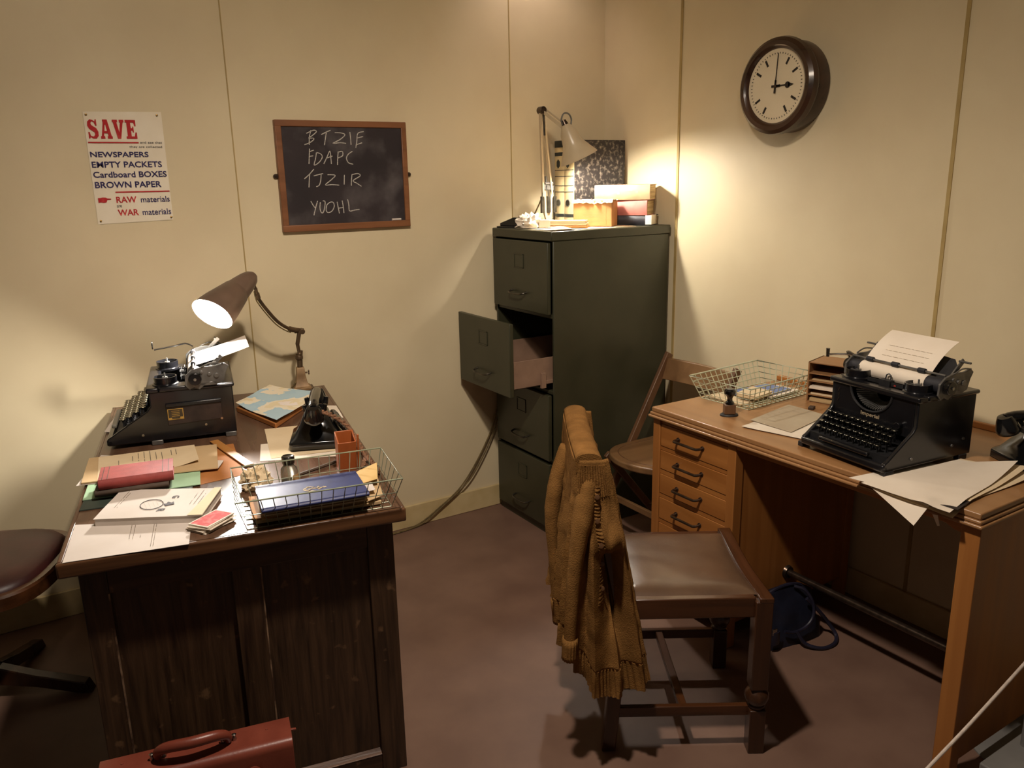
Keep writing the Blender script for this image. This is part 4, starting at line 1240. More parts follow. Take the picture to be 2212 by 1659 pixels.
b.box(J.x - 0.024, J.x + 0.012, J.y - 0.006, J.y + 0.006, J.z - 0.006, J.z + 0.010)
b.build('knuckle_joint', M['lampbrown'], dl, bevel=0.0015)
arm = [Q(*p) for p in ((0.900, 2.964, 0.986), (0.858, 2.95, 1.000), (0.812, 2.93, 1.034), (0.768, 2.905, 1.088), (0.740, 2.88, 1.127), (0.732, 2.87, 1.142), (0.724, 2.853, 1.172))]
sp_ = smooth_path(arm, 6)
b = MB()
b.tube(sp_, 0.0062, 12)
b.build('curved_arm', M['lampbrown'], dl)
for a0, a1_ in ((0, 7), (27, 33)):
    b = MB()
    b.tube(sp_[a0:a1_], 0.0098, 12)
    b.build('arm_collar', M['lampbrown'], dl)
b = MB()
b.tube([p + Vector((-0.006, -0.004, -0.010)) for p in smooth_path(arm, 4)[3:]], 0.0022, 6)
b.build('flex', M['flex'], dl)
b = MB()
b.tube(smooth_path([Vector((-0.010, -0.010, 0.05)), Vector((-0.022, -0.012, 0.03)), Vector((-0.040, -0.010, 0.008)), Vector((-0.05, -0.006, 0.004))], 4), 0.003, 6)
b.build('flex', M['flex'], dl)
T1 = Q(0.706, 2.83, 1.213)
M1 = Q(0.546, 2.735, 1.114)
b = MB()
for s in (-1, 1):
    b.tube([arm[-1] + Vector((0.0, 0.006 * s, 0)), T1 + Vector((0.006, 0.010 * s, -0.012)), T1 + Vector((0.0, 0.011 * s, 0.002))], 0.0042, 8)
b.build('shade_fork', M['lampbrown'], dl)
L1 = (M1 - T1).length
prof = [(0.001, -0.018), (0.016, -0.014), (0.026, 0.0), (0.033, 0.022), (0.0395, 0.058), (0.0425, 0.080), (0.0455, 0.083), (0.062, L1 * 0.78), (0.0685, L1)]
inner = [(0.0672, L1 - 0.0006), (0.060, L1 * 0.78), (0.0405, 0.084), (0.035, 0.05), (0.022, 0.012), (0.001, 0.006)]
vdir = ri @ Vector((0.21, 0.97, -0.12))
ax1 = (M1 - T1).normalized()
TILT = ax1.cross(vdir).normalized()
if TILT.z < 0:
    TILT = -TILT
TILT = TILT * 0.20
sh1, mx1, d1 = shade_parts(dl, T1, M1, prof, inner, M['lampshade'], M['shadein'], 44, TILT)
b = MB()
b.ball(T1 + Vector((0.0, -0.0165, 0.0)), 0.0075, 12)
b.build('pivot_screw', M['lampbrown'], dl)
MB().ball(M1 - d1 * 0.040, 0.030, 20).build('bulb', emit('desk_bulb_glow', (1.0, 0.94, 0.86), BULB_DESK), dl)
MB().cyl(T1 + d1 * 0.02, M1 - d1 * 0.058, 0.014, 0.016, n=18).build('lamp_holder', M['bakelite'], dl)

# ---------------------------------------------------------------- map on a board, papers, telephone
def onto(name, label, corners, z, m, wav=0.0015, seed=1.0, th=0.0007, n=12, cat='paper', group=None, curl=None):
    """A sheet lying on the left desk, corners in desk u, v."""
    return loose(name, label, [tuple(dk(p[0], p[1], 0))[:2] + ((z + p[2],) if len(p) > 2 else ()) for p in corners], z, m, wav, seed, th, n, cat, group, curl)
mp_c = [(0.524, 0.800), (0.708, 1.110), (0.545, 1.310), (0.412, 1.085)]
def slab(name, label, corners, z0, z1, m, cat='folder', bevel=0.0008, group=None):
    cs = [dk(p[0], p[1], 0) for p in corners]
    c = sum(cs, Vector((0, 0, 0))) / len(cs)
    b = MB()
    b.prism([(p.x - c.x, p.y - c.y) for p in cs], 0, z1 - z0, 'z')
    o = b.build(name, m, loc=(c.x, c.y, z0), bevel=bevel)
    return tag(o, label, cat, group)
slab('document_case', 'thin brown leather document case under the printed map', [(0.520, 0.806), (0.690, 1.10), (0.54, 1.295), (0.412, 1.07)], DH, DH + 0.018, M['kraft'], 'document case', 0.003)
def map_curl(u, v):
    return 0.010 * max(0, u - 0.72) ** 1.2 * (1 - v) * 3 + 0.012 * max(0.0, v - 0.75) * 2 + 0.006 * (1 - u) * (1 - v)
onto('map_sheet', 'folded blue and tan sea map spread behind the telephone', mp_c, DH + 0.0215, M['map'], 0.007, 6.0, 0.001, 18, 'map', None, map_curl)
onto('paper_sheet', 'large cream sheet under the front of the black telephone', [(0.480, 0.510), (0.720, 0.495), (0.726, 0.80), (0.485, 0.815)], DH + 0.0010, M['paper_warm'], 0.0025, 2.0, group='sheets under the telephone')
onto('paper_sheet', 'pinkish sheet poking out in front of the telephone and its cream sheet', [(0.448, 0.500), (0.70, 0.445), (0.71, 0.62), (0.462, 0.66)], DH + 0.0003, M['drawer_pink'] if False else M['paper'], 0.0012, 4.0, group='sheets under the telephone')
onto('paper_sheet', 'narrow white sheet along the right desk edge behind the telephone', [(0.70, 0.86), (0.742, 0.84), (0.744, 1.0), (0.705, 1.02)], DH + 0.0004, M['paper'], 0.004, 8.0, group='sheets under the telephone')

def telephone(label, loc, rz):
    """Pyramid-shaped bakelite set; local -y is its dial side, the handset lies along x."""
    t_ = thing('telephone', label, 'telephone', loc, rz)
    b = MB()
    def rr(s, sy, z, c):
        return [(-s + c, -sy, z), (s - c, -sy, z), (s, -sy + c, z), (s, sy - c, z), (s - c, sy, z), (-s + c, sy, z), (-s, sy - c, z), (-s, -sy + c, z)]
    lv = [rr(0.082, 0.078, 0.0, 0.01), rr(0.084, 0.080, 0.004, 0.01), rr(0.084, 0.080, 0.022, 0.01), rr(0.080, 0.076, 0.026, 0.01), rr(0.072, 0.066, 0.034, 0.012),
          rr(0.056, 0.048, 0.066, 0.016), rr(0.044, 0.038, 0.088, 0.018), rr(0.042, 0.034, 0.100, 0.018)]
    v = [p for r_ in lv for p in r_]
    f = [(i * 8 + k, i * 8 + (k + 1) % 8, (i + 1) * 8 + (k + 1) % 8, (i + 1) * 8 + k) for i in range(len(lv) - 1) for k in range(8)]
    f += [tuple(range(7, -1, -1)), tuple(len(v) - 8 + k for k in range(8))]
    b.add(v, f)
    b.build('base', M['bakelite'], t_, bevel=0.0035, seg=3, smooth=50)
    mx = Matrix.Translation((0, -0.062, 0.060)) @ Matrix.Rotation(math.radians(58), 4, 'X')
    b = MB()
    b.lathe([(0.001, 0.0), (0.040, 0.0), (0.041, 0.004), (0.038, 0.008), (0.015, 0.009), (0.001, 0.009)], 32, mx)
    di = b.build('dial', M['bakelite'], t_)
    b = MB()
    for k in range(10):
        a = math.radians(30 + k * 28)
        b.lathe([(0.001, 0.0072), (0.0055, 0.0075), (0.0055, 0.0095), (0.001, 0.0095)], 12, mx @ Matrix.Translation((0.029 * math.cos(a), 0.029 * math.sin(a), 0.0)))
    b.build('finger_holes', M['steel'], di)
    b = MB()
    for s in (-1, 1):
        for q in (-1, 1):
            b.tube(smooth_path([(s * 0.034, q * 0.020, 0.095), (s * 0.042, q * 0.026, 0.112), (s * 0.044, q * 0.030, 0.128)], 4), [0.009] * 5 + [0.008, 0.0075, 0.007, 0.006], 10)
        b.box(s * 0.034 - 0.008, s * 0.034 + 0.008, -0.022, 0.022, 0.094, 0.106)
    b.build('cradle', M['bakelite'], t_, smooth=60)
    b = MB()
    ax = [(-0.098, 0, 0.128), (-0.080, 0, 0.136), (-0.05, 0, 0.138), (0, 0, 0.139), (0.05, 0, 0.138), (0.080, 0, 0.136), (0.098, 0, 0.128)]
    b.tube(smooth_path(ax, 5), [0.016] * 4 + [0.0145] * 23 + [0.016] * 4, 16)
    hs = b.build('handset', M['bakelite'], t_, smooth=60)
    for s in (-1, 1):
        b = MB()
        mm = Matrix.Translation((s * 0.100, 0, 0.126)) @ Matrix.Rotation(math.radians(s * 22), 4, 'Y')
        b.lathe([(0.001, 0.014), (0.018, 0.012), (0.023, 0.0), (0.029, -0.020), (0.030, -0.030), (0.027, -0.036), (0.001, -0.034)], 28, mm)
        b.build('earpiece' if s < 0 else 'mouthpiece', M['bakelite'], hs, smooth=50)
    return t_
ph1 = telephone('black bakelite telephone with brown braided cord near the map', dk(0.628, 0.605, DH + 0.0035), 68)
rz1 = Matrix.Rotation(math.radians(-68), 3, 'Z')
c1 = dk(0.628, 0.605, DH + 0.0035)
def twist(pts, r, k=2.0):
    P = smooth_path(pts, 10)
    return P
def P1(u, v, z):
    return rz1 @ (dk(u, v, z) - c1)
b = MB()
main = smooth_path([P1(0.628, 0.505, 0.885), P1(0.660, 0.500, 0.870), P1(0.700, 0.490, 0.835), P1(0.722, 0.450, 0.795), P1(0.728, 0.40, 0.775), P1(0.735, 0.34, 0.769), P1(0.741, 0.29, 0.767), P1(0.736, 0.255, 0.767)], 14)
for ph in (0, math.pi):
    pts = []
    for i, p in enumerate(main):
        a = i * 0.75 + ph
        pts.append(p + Vector((math.cos(a) * 0.0032, math.sin(a) * 0.0032, math.cos(a) * 0.0028)))
    b.tube(pts, 0.0037, 7)
b.build('braided_cord', M['braid'], ph1)
b = MB()
back_c = smooth_path([P1(0.70, 0.60, 0.768), P1(0.726, 0.55, 0.768), P1(0.715, 0.47, 0.768), P1(0.728, 0.40, 0.766), P1(0.715, 0.34, 0.766), P1(0.705, 0.31, 0.766)], 12)
for ph in (0, math.pi):
    b.tube([p + Vector((math.cos(i * 0.75 + ph) * 0.003, math.sin(i * 0.75 + ph) * 0.003, 0.0015)) for i, p in enumerate(back_c)], 0.003, 7)
b.build('braided_cord', M['braid'], ph1)

# orange wooden note holder
oh = thing('note_holder', 'orange wooden upright note holder beside the telephone cord', 'holder', dk(0.667, 0.335, DH), -11)
b = MB()
b.box(-0.025, 0.025, 0.018, 0.023, 0, 0.104)
b.build('back_board', M['orange'], oh, bevel=0.001)
b = MB()
b.prism([(-0.012, 0.0), (-0.030, 0.086), (-0.034, 0.086), (-0.016, 0.0)], -0.025, 0.022, 'x')
b.build('front_board', M['orange'], oh, bevel=0.001)
for x in (-0.025, 0.021):
    MB().prism([(-0.014, 0.0), (0.020, 0.0), (0.020, 0.104 if x < 0 else 0.104), (-0.031, 0.086)], x, x + 0.004, 'x').build('side_board', M['orange'], oh, bevel=0.001)
MB().prism([(-0.02, 0.0), (-0.014, 0.0), (-0.030, 0.105), (-0.036, 0.105)], 0.027, 0.032, 'x').build('side_strut', M['orange'], oh, bevel=0.001)

# ---------------------------------------------------------------- wire basket and its papers
def wire_basket(label, loc, rz, wb, db, wt, dt, h, nx, ny, nz, r, m, mg, off=(0, 0)):
    t_ = thing('wire_basket', label, 'wire basket', loc, rz, 'wire letter baskets')
    hx, hy, tx, ty = wb / 2, db / 2, wt / 2, dt / 2
    ox, oy = off
    b = MB()
    b.tube([(-tx + ox, -ty + oy, h), (tx + ox, -ty + oy, h), (tx + ox, ty + oy, h), (-tx + ox, ty + oy, h)], r * 1.7, 8, closed=True)
    b.build('rim', m, t_)
    b = MB()
    z0 = r
    for i in range(nx + 1):
        s = -1 + 2 * i / nx
        b.tube([(s * tx + ox, -ty + oy, h), (s * hx, -hy, z0), (s * hx, hy, z0), (s * tx + ox, ty + oy, h)], r, 6)
    for j in range(ny + 1):
        s = -1 + 2 * j / ny
        b.tube([(-tx + ox, s * ty + oy, h), (-hx, s * hy, z0), (hx, s * hy, z0), (tx + ox, s * ty + oy, h)], r, 6)
    for k in range(0, nz):
        f = k / nz
        x, y, z = hx + (tx - hx) * f, hy + (ty - hy) * f, z0 + (h - z0) * f
        b.tube([(-x + ox * f, -y + oy * f, z), (x + ox * f, -y + oy * f, z), (x + ox * f, y + oy * f, z), (-x + ox * f, y + oy * f, z)], r, 6, closed=True)
    b.build('wire_mesh', mg, t_)
    return t_
wire_basket('pale wire letter basket holding the blue anchor book on the dark desk', dk(0.553, 0.112, DH), -11, 0.335, 0.175, 0.375, 0.245, 0.086, 14, 6, 2, 0.0011, M['wirerim'], M['wiredark'], (0.0, -0.014))
# papers inside the basket
rr = random.Random(11)
slab('folder', 'thick buff folder at the bottom of the pile in the anchor book basket', [(0.408, 0.040), (0.700, 0.040), (0.700, 0.185), (0.408, 0.185)], DH + 0.003, DH + 0.013, M['buff'], 'folder', 0.002)
pile = thing('document_bundle', 'thick bundle of uneven papers under the blue anchor book', 'papers', dk(0.543, 0.100, DH + 0.013), -11)
zz = 0.0
for k in range(9):
    hh = rr.uniform(0.0025, 0.0046)
    w2, d2 = 0.124 + rr.uniform(-0.008, 0.005), 0.070 + rr.uniform(-0.008, 0.006)
    MB().box(-w2, w2, -d2 + 0.003, d2, zz, zz + hh - 0.0006).build('paper_bundle', M[rr.choice(['paper_warm', 'paper_white', 'paper', 'pages', 'buff'])], pile, bevel=0.0006)
    zz += hh
BZ0 = DH + 0.013 + zz
bb = book('book', 'navy blue cloth book with gilt anchor on top of the wire basket', 0.245, 0.158, 0.012, dk(0.540, 0.074, BZ0), -9.5, M['bluebook'])
b = MB()
# anchor lying along x
az = 0.0122
def flat(poly):
    b.prism(poly, az - 0.0004, az + 0.0003, 'z')
flat([(-0.010, -0.002), (0.020, -0.002), (0.020, 0.002), (-0.010, 0.002)])
flat([(0.009, -0.011), (0.013, -0.011), (0.013, 0.011), (0.009, 0.011)])
ring = [(0.023 + 0.0042 * math.cos(2 * math.pi * k / 14), 0.0042 * math.sin(2 * math.pi * k / 14)) for k in range(14)]
flat(ring)
arc = [(-0.003 - 0.018 * math.cos(a), 0.015 * math.sin(a)) for a in [math.radians(-75 + 15 * k) for k in range(11)]]
arc2 = [(-0.003 - 0.0135 * math.cos(a), 0.0115 * math.sin(a)) for a in [math.radians(75 - 15 * k) for k in range(11)]]
flat(arc + arc2)
flat([(-0.012, 0.018), (0.004, 0.0135), (-0.010, 0.009)])
flat([(-0.012, -0.018), (0.004, -0.0135), (-0.010, -0.009)])
b.tube(smooth_path([(0.022, 0.004, az), (0.012, -0.006, az), (0.0, 0.006, az), (-0.010, -0.006, az), (-0.018, 0.003, az)], 4), 0.0011, 6)
b.v = [(x * 1.15 + 0.005, y * 1.05, z) for x, y, z in b.v]
b.build('anchor_emblem', M['anchor'], bb, smooth=0)
onto('envelope', 'brown envelope in the left of the basket beside the blue book', [(0.400, 0.035, 0.004), (0.455, 0.035, 0.0), (0.455, 0.180, 0.0), (0.400, 0.180, 0.004)], DH + 0.016, M['kraftbox'], 0.002, 3.0, 0.002, 8, 'envelope', 'envelopes in the wire basket')
onto('envelope', 'yellow manila envelope rising at the right end of the wire basket', [(0.640, 0.120, 0.0), (0.705, 0.100, 0.022), (0.722, 0.190, 0.032), (0.655, 0.200, 0.004)], DH + 0.026, M['manila'], 0.004, 5.0, 0.0012, 10, 'envelope', 'envelopes in the wire basket')
onto('envelope', 'torn buff envelope tucked at the right front corner of the wire basket', [(0.662, 0.030, 0.0), (0.705, 0.045, 0.004), (0.715, 0.150, 0.010), (0.672, 0.155, 0.004)], DH + 0.020, M['buff'], 0.005, 7.0, 0.0012, 10, 'envelope', 'envelopes in the wire basket')
onto('paper_sheet', 'torn white sheet by the right end of the blue anchor book', [(0.655, 0.060, 0.0), (0.690, 0.060, 0.006), (0.690, 0.175, 0.012), (0.662, 0.180, 0.0)], DH + 0.030, M['paper_white'], 0.006, 9.0, 0.0006, 10)

# ink bottle, crumpled sheet, pencil, ruler
ib = thing('ink_bottle', 'small round ink bottle with black cap behind the wire basket', 'bottle', dk(0.508, 0.270, DH))
b = MB()
b.lathe([(0.001, 0.0), (0.021, 0.0), (0.0225, 0.003), (0.0225, 0.040), (0.020, 0.050), (0.0135, 0.057), (0.0125, 0.064)], 28)
bo = b.build('glass_body', M['inkglass'], ib)
MB().lathe([(0.001, 0.003), (0.0195, 0.003), (0.0195, 0.020), (0.001, 0.020)], 24).build('ink', M['inkfluid'], bo)
b = MB()
b.lathe([(0.001, 0.062), (0.0155, 0.062), (0.0165, 0.065), (0.0165, 0.080), (0.0145, 0.082), (0.012, 0.0805), (0.001, 0.080)], 28)
b.build('cap', M['bakelite'], ib)
b = MB()
n = 10
b.surf(lambda u, v: (0.0228 * math.cos(-1.5 + 1.5 * u), 0.0228 * math.sin(-1.5 + 1.5 * u), 0.010 + 0.024 * v), 12, 2, 0.0003)
b.build('paper_label', M['tag'], ib)
crumple('crumpled_paper', 'crumpled cream paper on the dark desk beside the ink bottle', dk(0.425, 0.290, DH), 0.034, M['paper_warm'], 8.1, 1.2, 1.0, 1.25)
b = MB()
b.cyl((-0.075, 0, 0.0045), (0.075, 0, 0.0045), 0.0045, n=6)
b.cyl((0.075, 0, 0.0045), (0.090, 0, 0.0045), 0.0045, 0.0008, n=6)
tag(b.build('pencil', M['darkbook'], loc=dk(0.585, 0.355, DH + 0.0015), rot=(0, 0, math.radians(20))), 'dark pencil lying behind the wire basket and ink bottle', 'pencil')
b = MB()
b.box(-0.013, 0.013, -0.145, 0.145, 0, 0.004)
for k in range(12):
    pass
tag(b.build('ruler', M['rulerwood'], loc=dk(0.374, 0.602, DH + 0.0032), rot=(0, 0, math.radians(-11 + 17.5)), bevel=0.001), 'yellow wooden ruler lying on the brown envelope by the typewriter', 'ruler')

# ---------------------------------------------------------------- papers, folders and books on the near half of the desk
onto('envelope', 'brown envelope lying flat between the buff folder and the ruler', [(0.285, 0.372), (0.400, 0.405), (0.385, 0.700), (0.300, 0.700)], DH + 0.0006, M['kraft'], 0.0008, 2.0, 0.001, 10, 'envelope')
slab('folder', 'dark green folder under the pale green folder at the desk edge', [(0.011, 0.303), (0.27, 0.300), (0.27, 0.42), (0.016, 0.42)], DH, DH + 0.0035, M['darkgreen'], 'folder')
gf = [(0.012, 0.366), (0.289, 0.362), (0.289, 0.620), (0.012, 0.620)]
slab('folder', 'pale mint green folder under the red book', gf, DH + 0.0037, DH + 0.0065, M['mint'], 'folder')
onto('paper_sheet', 'white sheet poking out under the buff folder past the desk edge', [(-0.016, 0.480), (0.336, 0.468), (0.352, 0.530), (0.02, 0.73)], DH + 0.0072, M['paper_white'], 0.0008, 4.0, group='sheets by the red book')
slab('folder', 'buff card folder lying under the typed sheet and red book', [(-0.004, 0.484), (0.336, 0.460), (0.338, 0.680), (-0.008, 0.700)], DH + 0.0085, DH + 0.0125, M['buff'], 'folder')
ty = onto('typed_sheet', 'cream typed sheet lying on the buff folder behind the red book', [(0.036, 0.476), (0.288, 0.523), (0.275, 0.700), (0.018, 0.692)], DH + 0.0132, M['paper_warm'], 0.0006, 6.0, curl=lambda u, v: 0.012 * max(0, u - 0.8) * 4 * (1 - v))
ctr = ty.location
b = MB()
cs = [dk(p[0], p[1], 0) - Vector((ctr.x, ctr.y, 0)) for p in [(0.036, 0.476), (0.288, 0.523), (0.275, 0.700), (0.018, 0.692)]]
cs = [(p.x, p.y) for p in cs]
dashes(b, cs, (0.34, 0.40, 0.46, 0.52, 0.58, 0.64), 0.0014, 5, along=False, start=0.45, end=0.97)
dashes(b, cs, (0.20,), 0.0014, 8, along=False, start=0.5, end=0.75)
dashes(b, cs, (0.74, 0.79), 0.0014, 9, along=False, start=0.6, end=0.98)
b.build('typed_lines', M['ink'], ty, smooth=0)

book('book', 'dark brown book lying under the red book', 0.172, 0.108, 0.018, dk(0.130, 0.400, DH + 0.0128), -12, M['darkbook'])
rb_ = book('book', 'small faded red cloth book on top of the dark brown book', 0.174, 0.110, 0.026, dk(0.140, 0.402, DH + 0.0308), -10, M['redbook'])
b = MB()
for x in (-0.078, -0.066, 0.062, 0.076):
    b.box(x - 0.0008, x + 0.0008, -0.05, 0.053, 0.0259, 0.0263)
b.build('spine_line', M['darkbook'], rb_, smooth=0)

bc = [(0.056, 0.184), (0.292, 0.106), (0.340, 0.272), (0.102, 0.362)]
bk_ = thing('booklet', 'thick white paper booklet with oval stamp beside the playing cards', 'booklet', dk(0.198, 0.231, DH), 0)
ctr = dk(0.198, 0.231, 0)
cs = [dk(p[0], p[1], 0) - ctr for p in bc]
cs2 = [(p.x, p.y) for p in cs]
def lerp2(a, b_, t_):
    return (a[0] + (b_[0] - a[0]) * t_, a[1] + (b_[1] - a[1]) * t_)
b = MB()
b.prism([lerp2(cs2[0], (0, 0), 0.02), lerp2(cs2[1], (0, 0), 0.02), lerp2(cs2[2], (0, 0), 0.02), lerp2(cs2[3], (0, 0), 0.02)], 0.0005, 0.0190, 'z')
b.build('page_block', M['paper_white'], bk_, smooth=0)
MB().prism(cs2, 0.0, 0.0012, 'z').build('back_cover', M['paper_white'], bk_, smooth=0)
sheet(b := MB(), [(p[0], p[1], 0.0198) for p in cs2], 0.0012, 3.0, 0.0008, 12)
b.build('front_cover', M['paper_white'], bk_)
e0, e1 = lerp2(cs2[0], cs2[1], 0.86), lerp2(cs2[3], cs2[2], 0.93)
MB().prism([e0, cs2[1], cs2[2], e1], 0.0210, 0.0216, 'z').build('spine_tape', M['paper_warm'], bk_, smooth=0)
c3 = [Vector((p[0], p[1], 0)) for p in cs2]
def bp2(u, v, z=0.0214):
    p = quad(c3, u, v)
    return Vector((p.x, p.y, z))
b = MB()
oc = bp2(0.44, 0.42)
b.tube([oc + Vector((0.034 * math.cos(t_) * 0.75, 0.034 * math.sin(t_) * 0.95, 0)) for t_ in [2 * math.pi * k / 32 for k in range(32)]], 0.0009, 4, closed=True)
b.build('stamp_ring', M['ink'], bk_)
b = MB()
dd = [oc + Vector((sx * 0.018, sy * 0.024, 0)) for sx, sy in ((-1, -1), (1, -1), (1, 1), (-1, 1))]
dashes(b, [(p.x, p.y) for p in dd], (0.1, 0.35, 0.62, 0.85), 0.0212, 21, along=False, start=0.05, end=1.0)
b.build('stamp_print', M['ink'], bk_, smooth=0)
b = MB()
cc = bp2(0.60, 0.44)
b.prism([(cc.x - 0.010, cc.y - 0.011), (cc.x + 0.010, cc.y - 0.011), (cc.x + 0.012, cc.y + 0.006), (cc.x + 0.006, cc.y + 0.002), (cc.x, cc.y + 0.012), (cc.x - 0.006, cc.y + 0.002), (cc.x - 0.012, cc.y + 0.006)], 0.0212, 0.0216, 'z')
cr_ = b.build('crown_crest', M['ink'], bk_, smooth=0)
for ch, uu, vv2 in (('G', 0.615, 0.68), ('R', 0.57, 0.22)):
    p = bp2(uu, vv2)
    t_ = text_mb(ch, -0.0075, 0.0075, -0.0085, 0.0085, 0.015, 0.0004)
    mm = Matrix.Translation((p.x, p.y, 0.0212)) @ Matrix.Rotation(math.radians(-118), 4, 'Z')
    t_.v = [tuple(mm @ Vector(q)) for q in t_.v]
    t_.build('lettering', M['ink'], bk_, smooth=0)
b = MB()
dashes(b, [(p[0], p[1]) for p in cs2], (0.10, 0.125), 0.0212, 31, along=False, start=0.35, end=0.95)
dashes(b, [(p[0], p[1]) for p in cs2], (0.80, 0.84, 0.88), 0.0212, 33, along=False, start=0.4, end=0.95)
b.build('faint_print', M['faint'], bk_, smooth=0)

pc = [(0.014, 0.004), (0.262, -0.004), (0.268, 0.142), (0.013, 0.214)]
ps = onto('typed_sheet', 'white typed sheet at the near left corner of the dark desk', pc, DH + 0.0012, M['paper_white'], 0.0012, 3.0, n=14, curl=lambda u, v: 0.004 * (1 - v) * max(0, 0.2 - abs(u - 0.1)))
ctr = ps.location
cs = [dk(p[0], p[1], 0) - Vector((ctr.x, ctr.y, 0)) for p in pc]
b = MB()
cs2 = [(p.x, p.y) for p in cs]
dashes(b, cs2, (0.49, 0.52), 0.0016, 41, along=False, start=0.42, end=1.0)
dashes(b, cs2, (0.68, 0.70), 0.0016, 43, along=False, start=0.12, end=1.0)
dashes(b, cs2, (0.58,), 0.0016, 44, along=False, start=0.45, end=0.62)
b.build('typed_lines', M['faint'], ps, smooth=0)

# playing cards
cc = dk(0.314, 0.086, 0)
rr = random.Random(3)
for k in range(8):
    t_ = thing('playing_card', 'playing card in the untidy pack beside the white booklet', 'playing card', (cc.x + rr.uniform(-0.006, 0.006) - (0.002 if k < 7 else -0.003), cc.y + rr.uniform(-0.008, 0.002), DH + 0.0003 + k * 0.0022), 34 + rr.uniform(-10, 10) if k < 7 else 35, 'playing cards in the pack')
    if k == 7:
        t_['label'] = 'red backed playing card on top of the untidy pack'
    MB().box(-0.044, 0.044, -0.0285, 0.0285, 0, 0.0018).build('card', M['paper'], t_, bevel=0.0005)
    if k == 7:
        MB().box(-0.040, 0.040, -0.0245, 0.0245, 0.0017, 0.0020).build('card_back', M['cardred'], t_, smooth=0)
onto('paper_sheet', 'white sheet corner at the far left of the dark desk beside the typewriter', [(0.006, 0.985), (0.13, 0.96), (0.15, 1.18), (0.02, 1.20)], DH + 0.0012, M['paper_white'], 0.010, 12.0)

# ================================================================ the light oak desk on the right
RX, RY, RH = 1.812, 0.877, 0.75
RD, RL = 2.474 - RX, 2.024 - RY
rd = thing('desk', 'light oak desk with drawer pedestal and metal foot rail below the clock', 'desk', (RX, RY, 0))
b = MB()
b.box(0.0, RD, 0.0, RL, RH - 0.036, RH - 0.0265)
b.box(0.005, RD, 0.005, RL - 0.004, RH - 0.0265, RH - 0.0165)
b.box(0.010, RD, 0.010, RL - 0.008, RH - 0.0165, RH)
b.build('desk_top', M['oak_t'], rd, bevel=0.0038, seg=3)
MB().box(RD - 0.016, RD, 0.012, RL - 0.01, RH, RH + 0.02).build('back_upstand', M['oak_h'], rd, bevel=0.003)
PY0, PY1 = 1.635 - RY, RL - 0.010
ZT = RH - 0.0365
b = MB()
b.box(0.02, RD - 0.02, PY1 - 0.018, PY1, 0.07, ZT)
b.build('pedestal_side', M['oak'], rd, bevel=0.0015)
b = MB()
b.box(0.055, RD - 0.06, PY0 + 0.004, PY0 + 0.018, 0.09, ZT)
b.build('pedestal_side', M['oak'], rd, bevel=0.001)
for (x0, x1) in ((0.018, 0.055), (RD - 0.06, RD - 0.02)):
    for (y0, y1) in ((PY0, PY0 + 0.034), (PY1 - 0.034, PY1)):
        MB().box(x0, x1, y0, y1, 0.0, ZT).build('leg', M['oak'], rd, bevel=0.002)
MB().box(0.03, RD - 0.03, PY0 + 0.02, PY1 - 0.02, 0.07, 0.085).build('pedestal_base', M['oak_h'], rd, smooth=0)
MB().box(RD - 0.04, RD - 0.025, PY0 + 0.02, PY1 - 0.02, 0.085, ZT).build('pedestal_back', M['oak'], rd, smooth=0)
dz = [(0.614, 0.696), (0.530, 0.601), (0.440, 0.514), (0.344, 0.426), (0.245, 0.330), (0.10, 0.232)]
edges = [ZT] + [v for p in dz for v in (p[1], p[0])] + [0.085]
for k in range(0, len(edges), 2):
    MB().box(0.024, 0.045, PY0 + 0.034, PY1 - 0.034, edges[k + 1], edges[k]).build('drawer_rail', M['oak_h'], rd, smooth=0)
for i, (z0, z1) in enumerate(dz):
    MBd = MB().box(0.0215, 0.40, PY0 + 0.0355, PY1 - 0.0355, z0 + 0.0016, z1 - 0.0016)
    d_ = MBd.build('drawer', M['oak_h'], rd, bevel=0.0018)
    ym = PY0 + (PY1 - PY0) * 0.53
    zh = (z0 + z1) / 2 + 0.004
    b = MB()
    b.tube(smooth_path([(0.0225, ym - 0.056, zh), (0.006, ym - 0.056, zh), (-0.003, ym - 0.052, zh), (-0.006, ym - 0.044, zh), (-0.006, ym, zh), (-0.006, ym + 0.044, zh), (-0.003, ym + 0.052, zh), (0.006, ym + 0.056, zh), (0.0225, ym + 0.056, zh)], 4), 0.0046, 10)
    for s in (-1, 1):
        b.cyl((0.0225, ym + s * 0.056, zh), (0.018, ym + s * 0.056, zh), 0.0085, 0.0075, n=14)
    b.build('handle', M['brownmetal'], d_)
MB().box(0.020, 0.040, 0.05, PY0, RH - 0.054, ZT).build('front_apron', M['oak_h'], rd, bevel=0.0015)
# open end: legs with a panel between them, and the foot rail
MB().box(0.018, 0.058, 0.010, 0.056, 0.0, ZT).build('leg', M['oak'], rd, bevel=0.002)
MB().box(RD - 0.06, RD - 0.02, 0.010, 0.056, 0.0, ZT).build('leg', M['oak'], rd, bevel=0.002)
MB().box(0.058, RD - 0.06, 0.014, 0.034, 0.06, ZT).build('end_panel', M['oak'], rd, bevel=0.001)
MB().prism([(0.056, ZT), (0.056, ZT - 0.030), (0.075, ZT - 0.028), (0.095, ZT - 0.019), (0.108, ZT - 0.008), (0.110, ZT)], 0.022, 0.052, 'x').build('corner_bracket', M['oak_h'], rd, bevel=0.0015)
b = MB()
FRX, FRZ = 2.118 - RX, 0.196
b.cyl((FRX, 0.034, FRZ), (FRX, PY0 + 0.005, FRZ), 0.0115, n=18)
b.cyl((FRX, PY0 + 0.005, FRZ), (FRX, PY0 - 0.006, FRZ), 0.025, 0.021, n=22)
b.build('foot_rail', M['brownmetal'], rd)

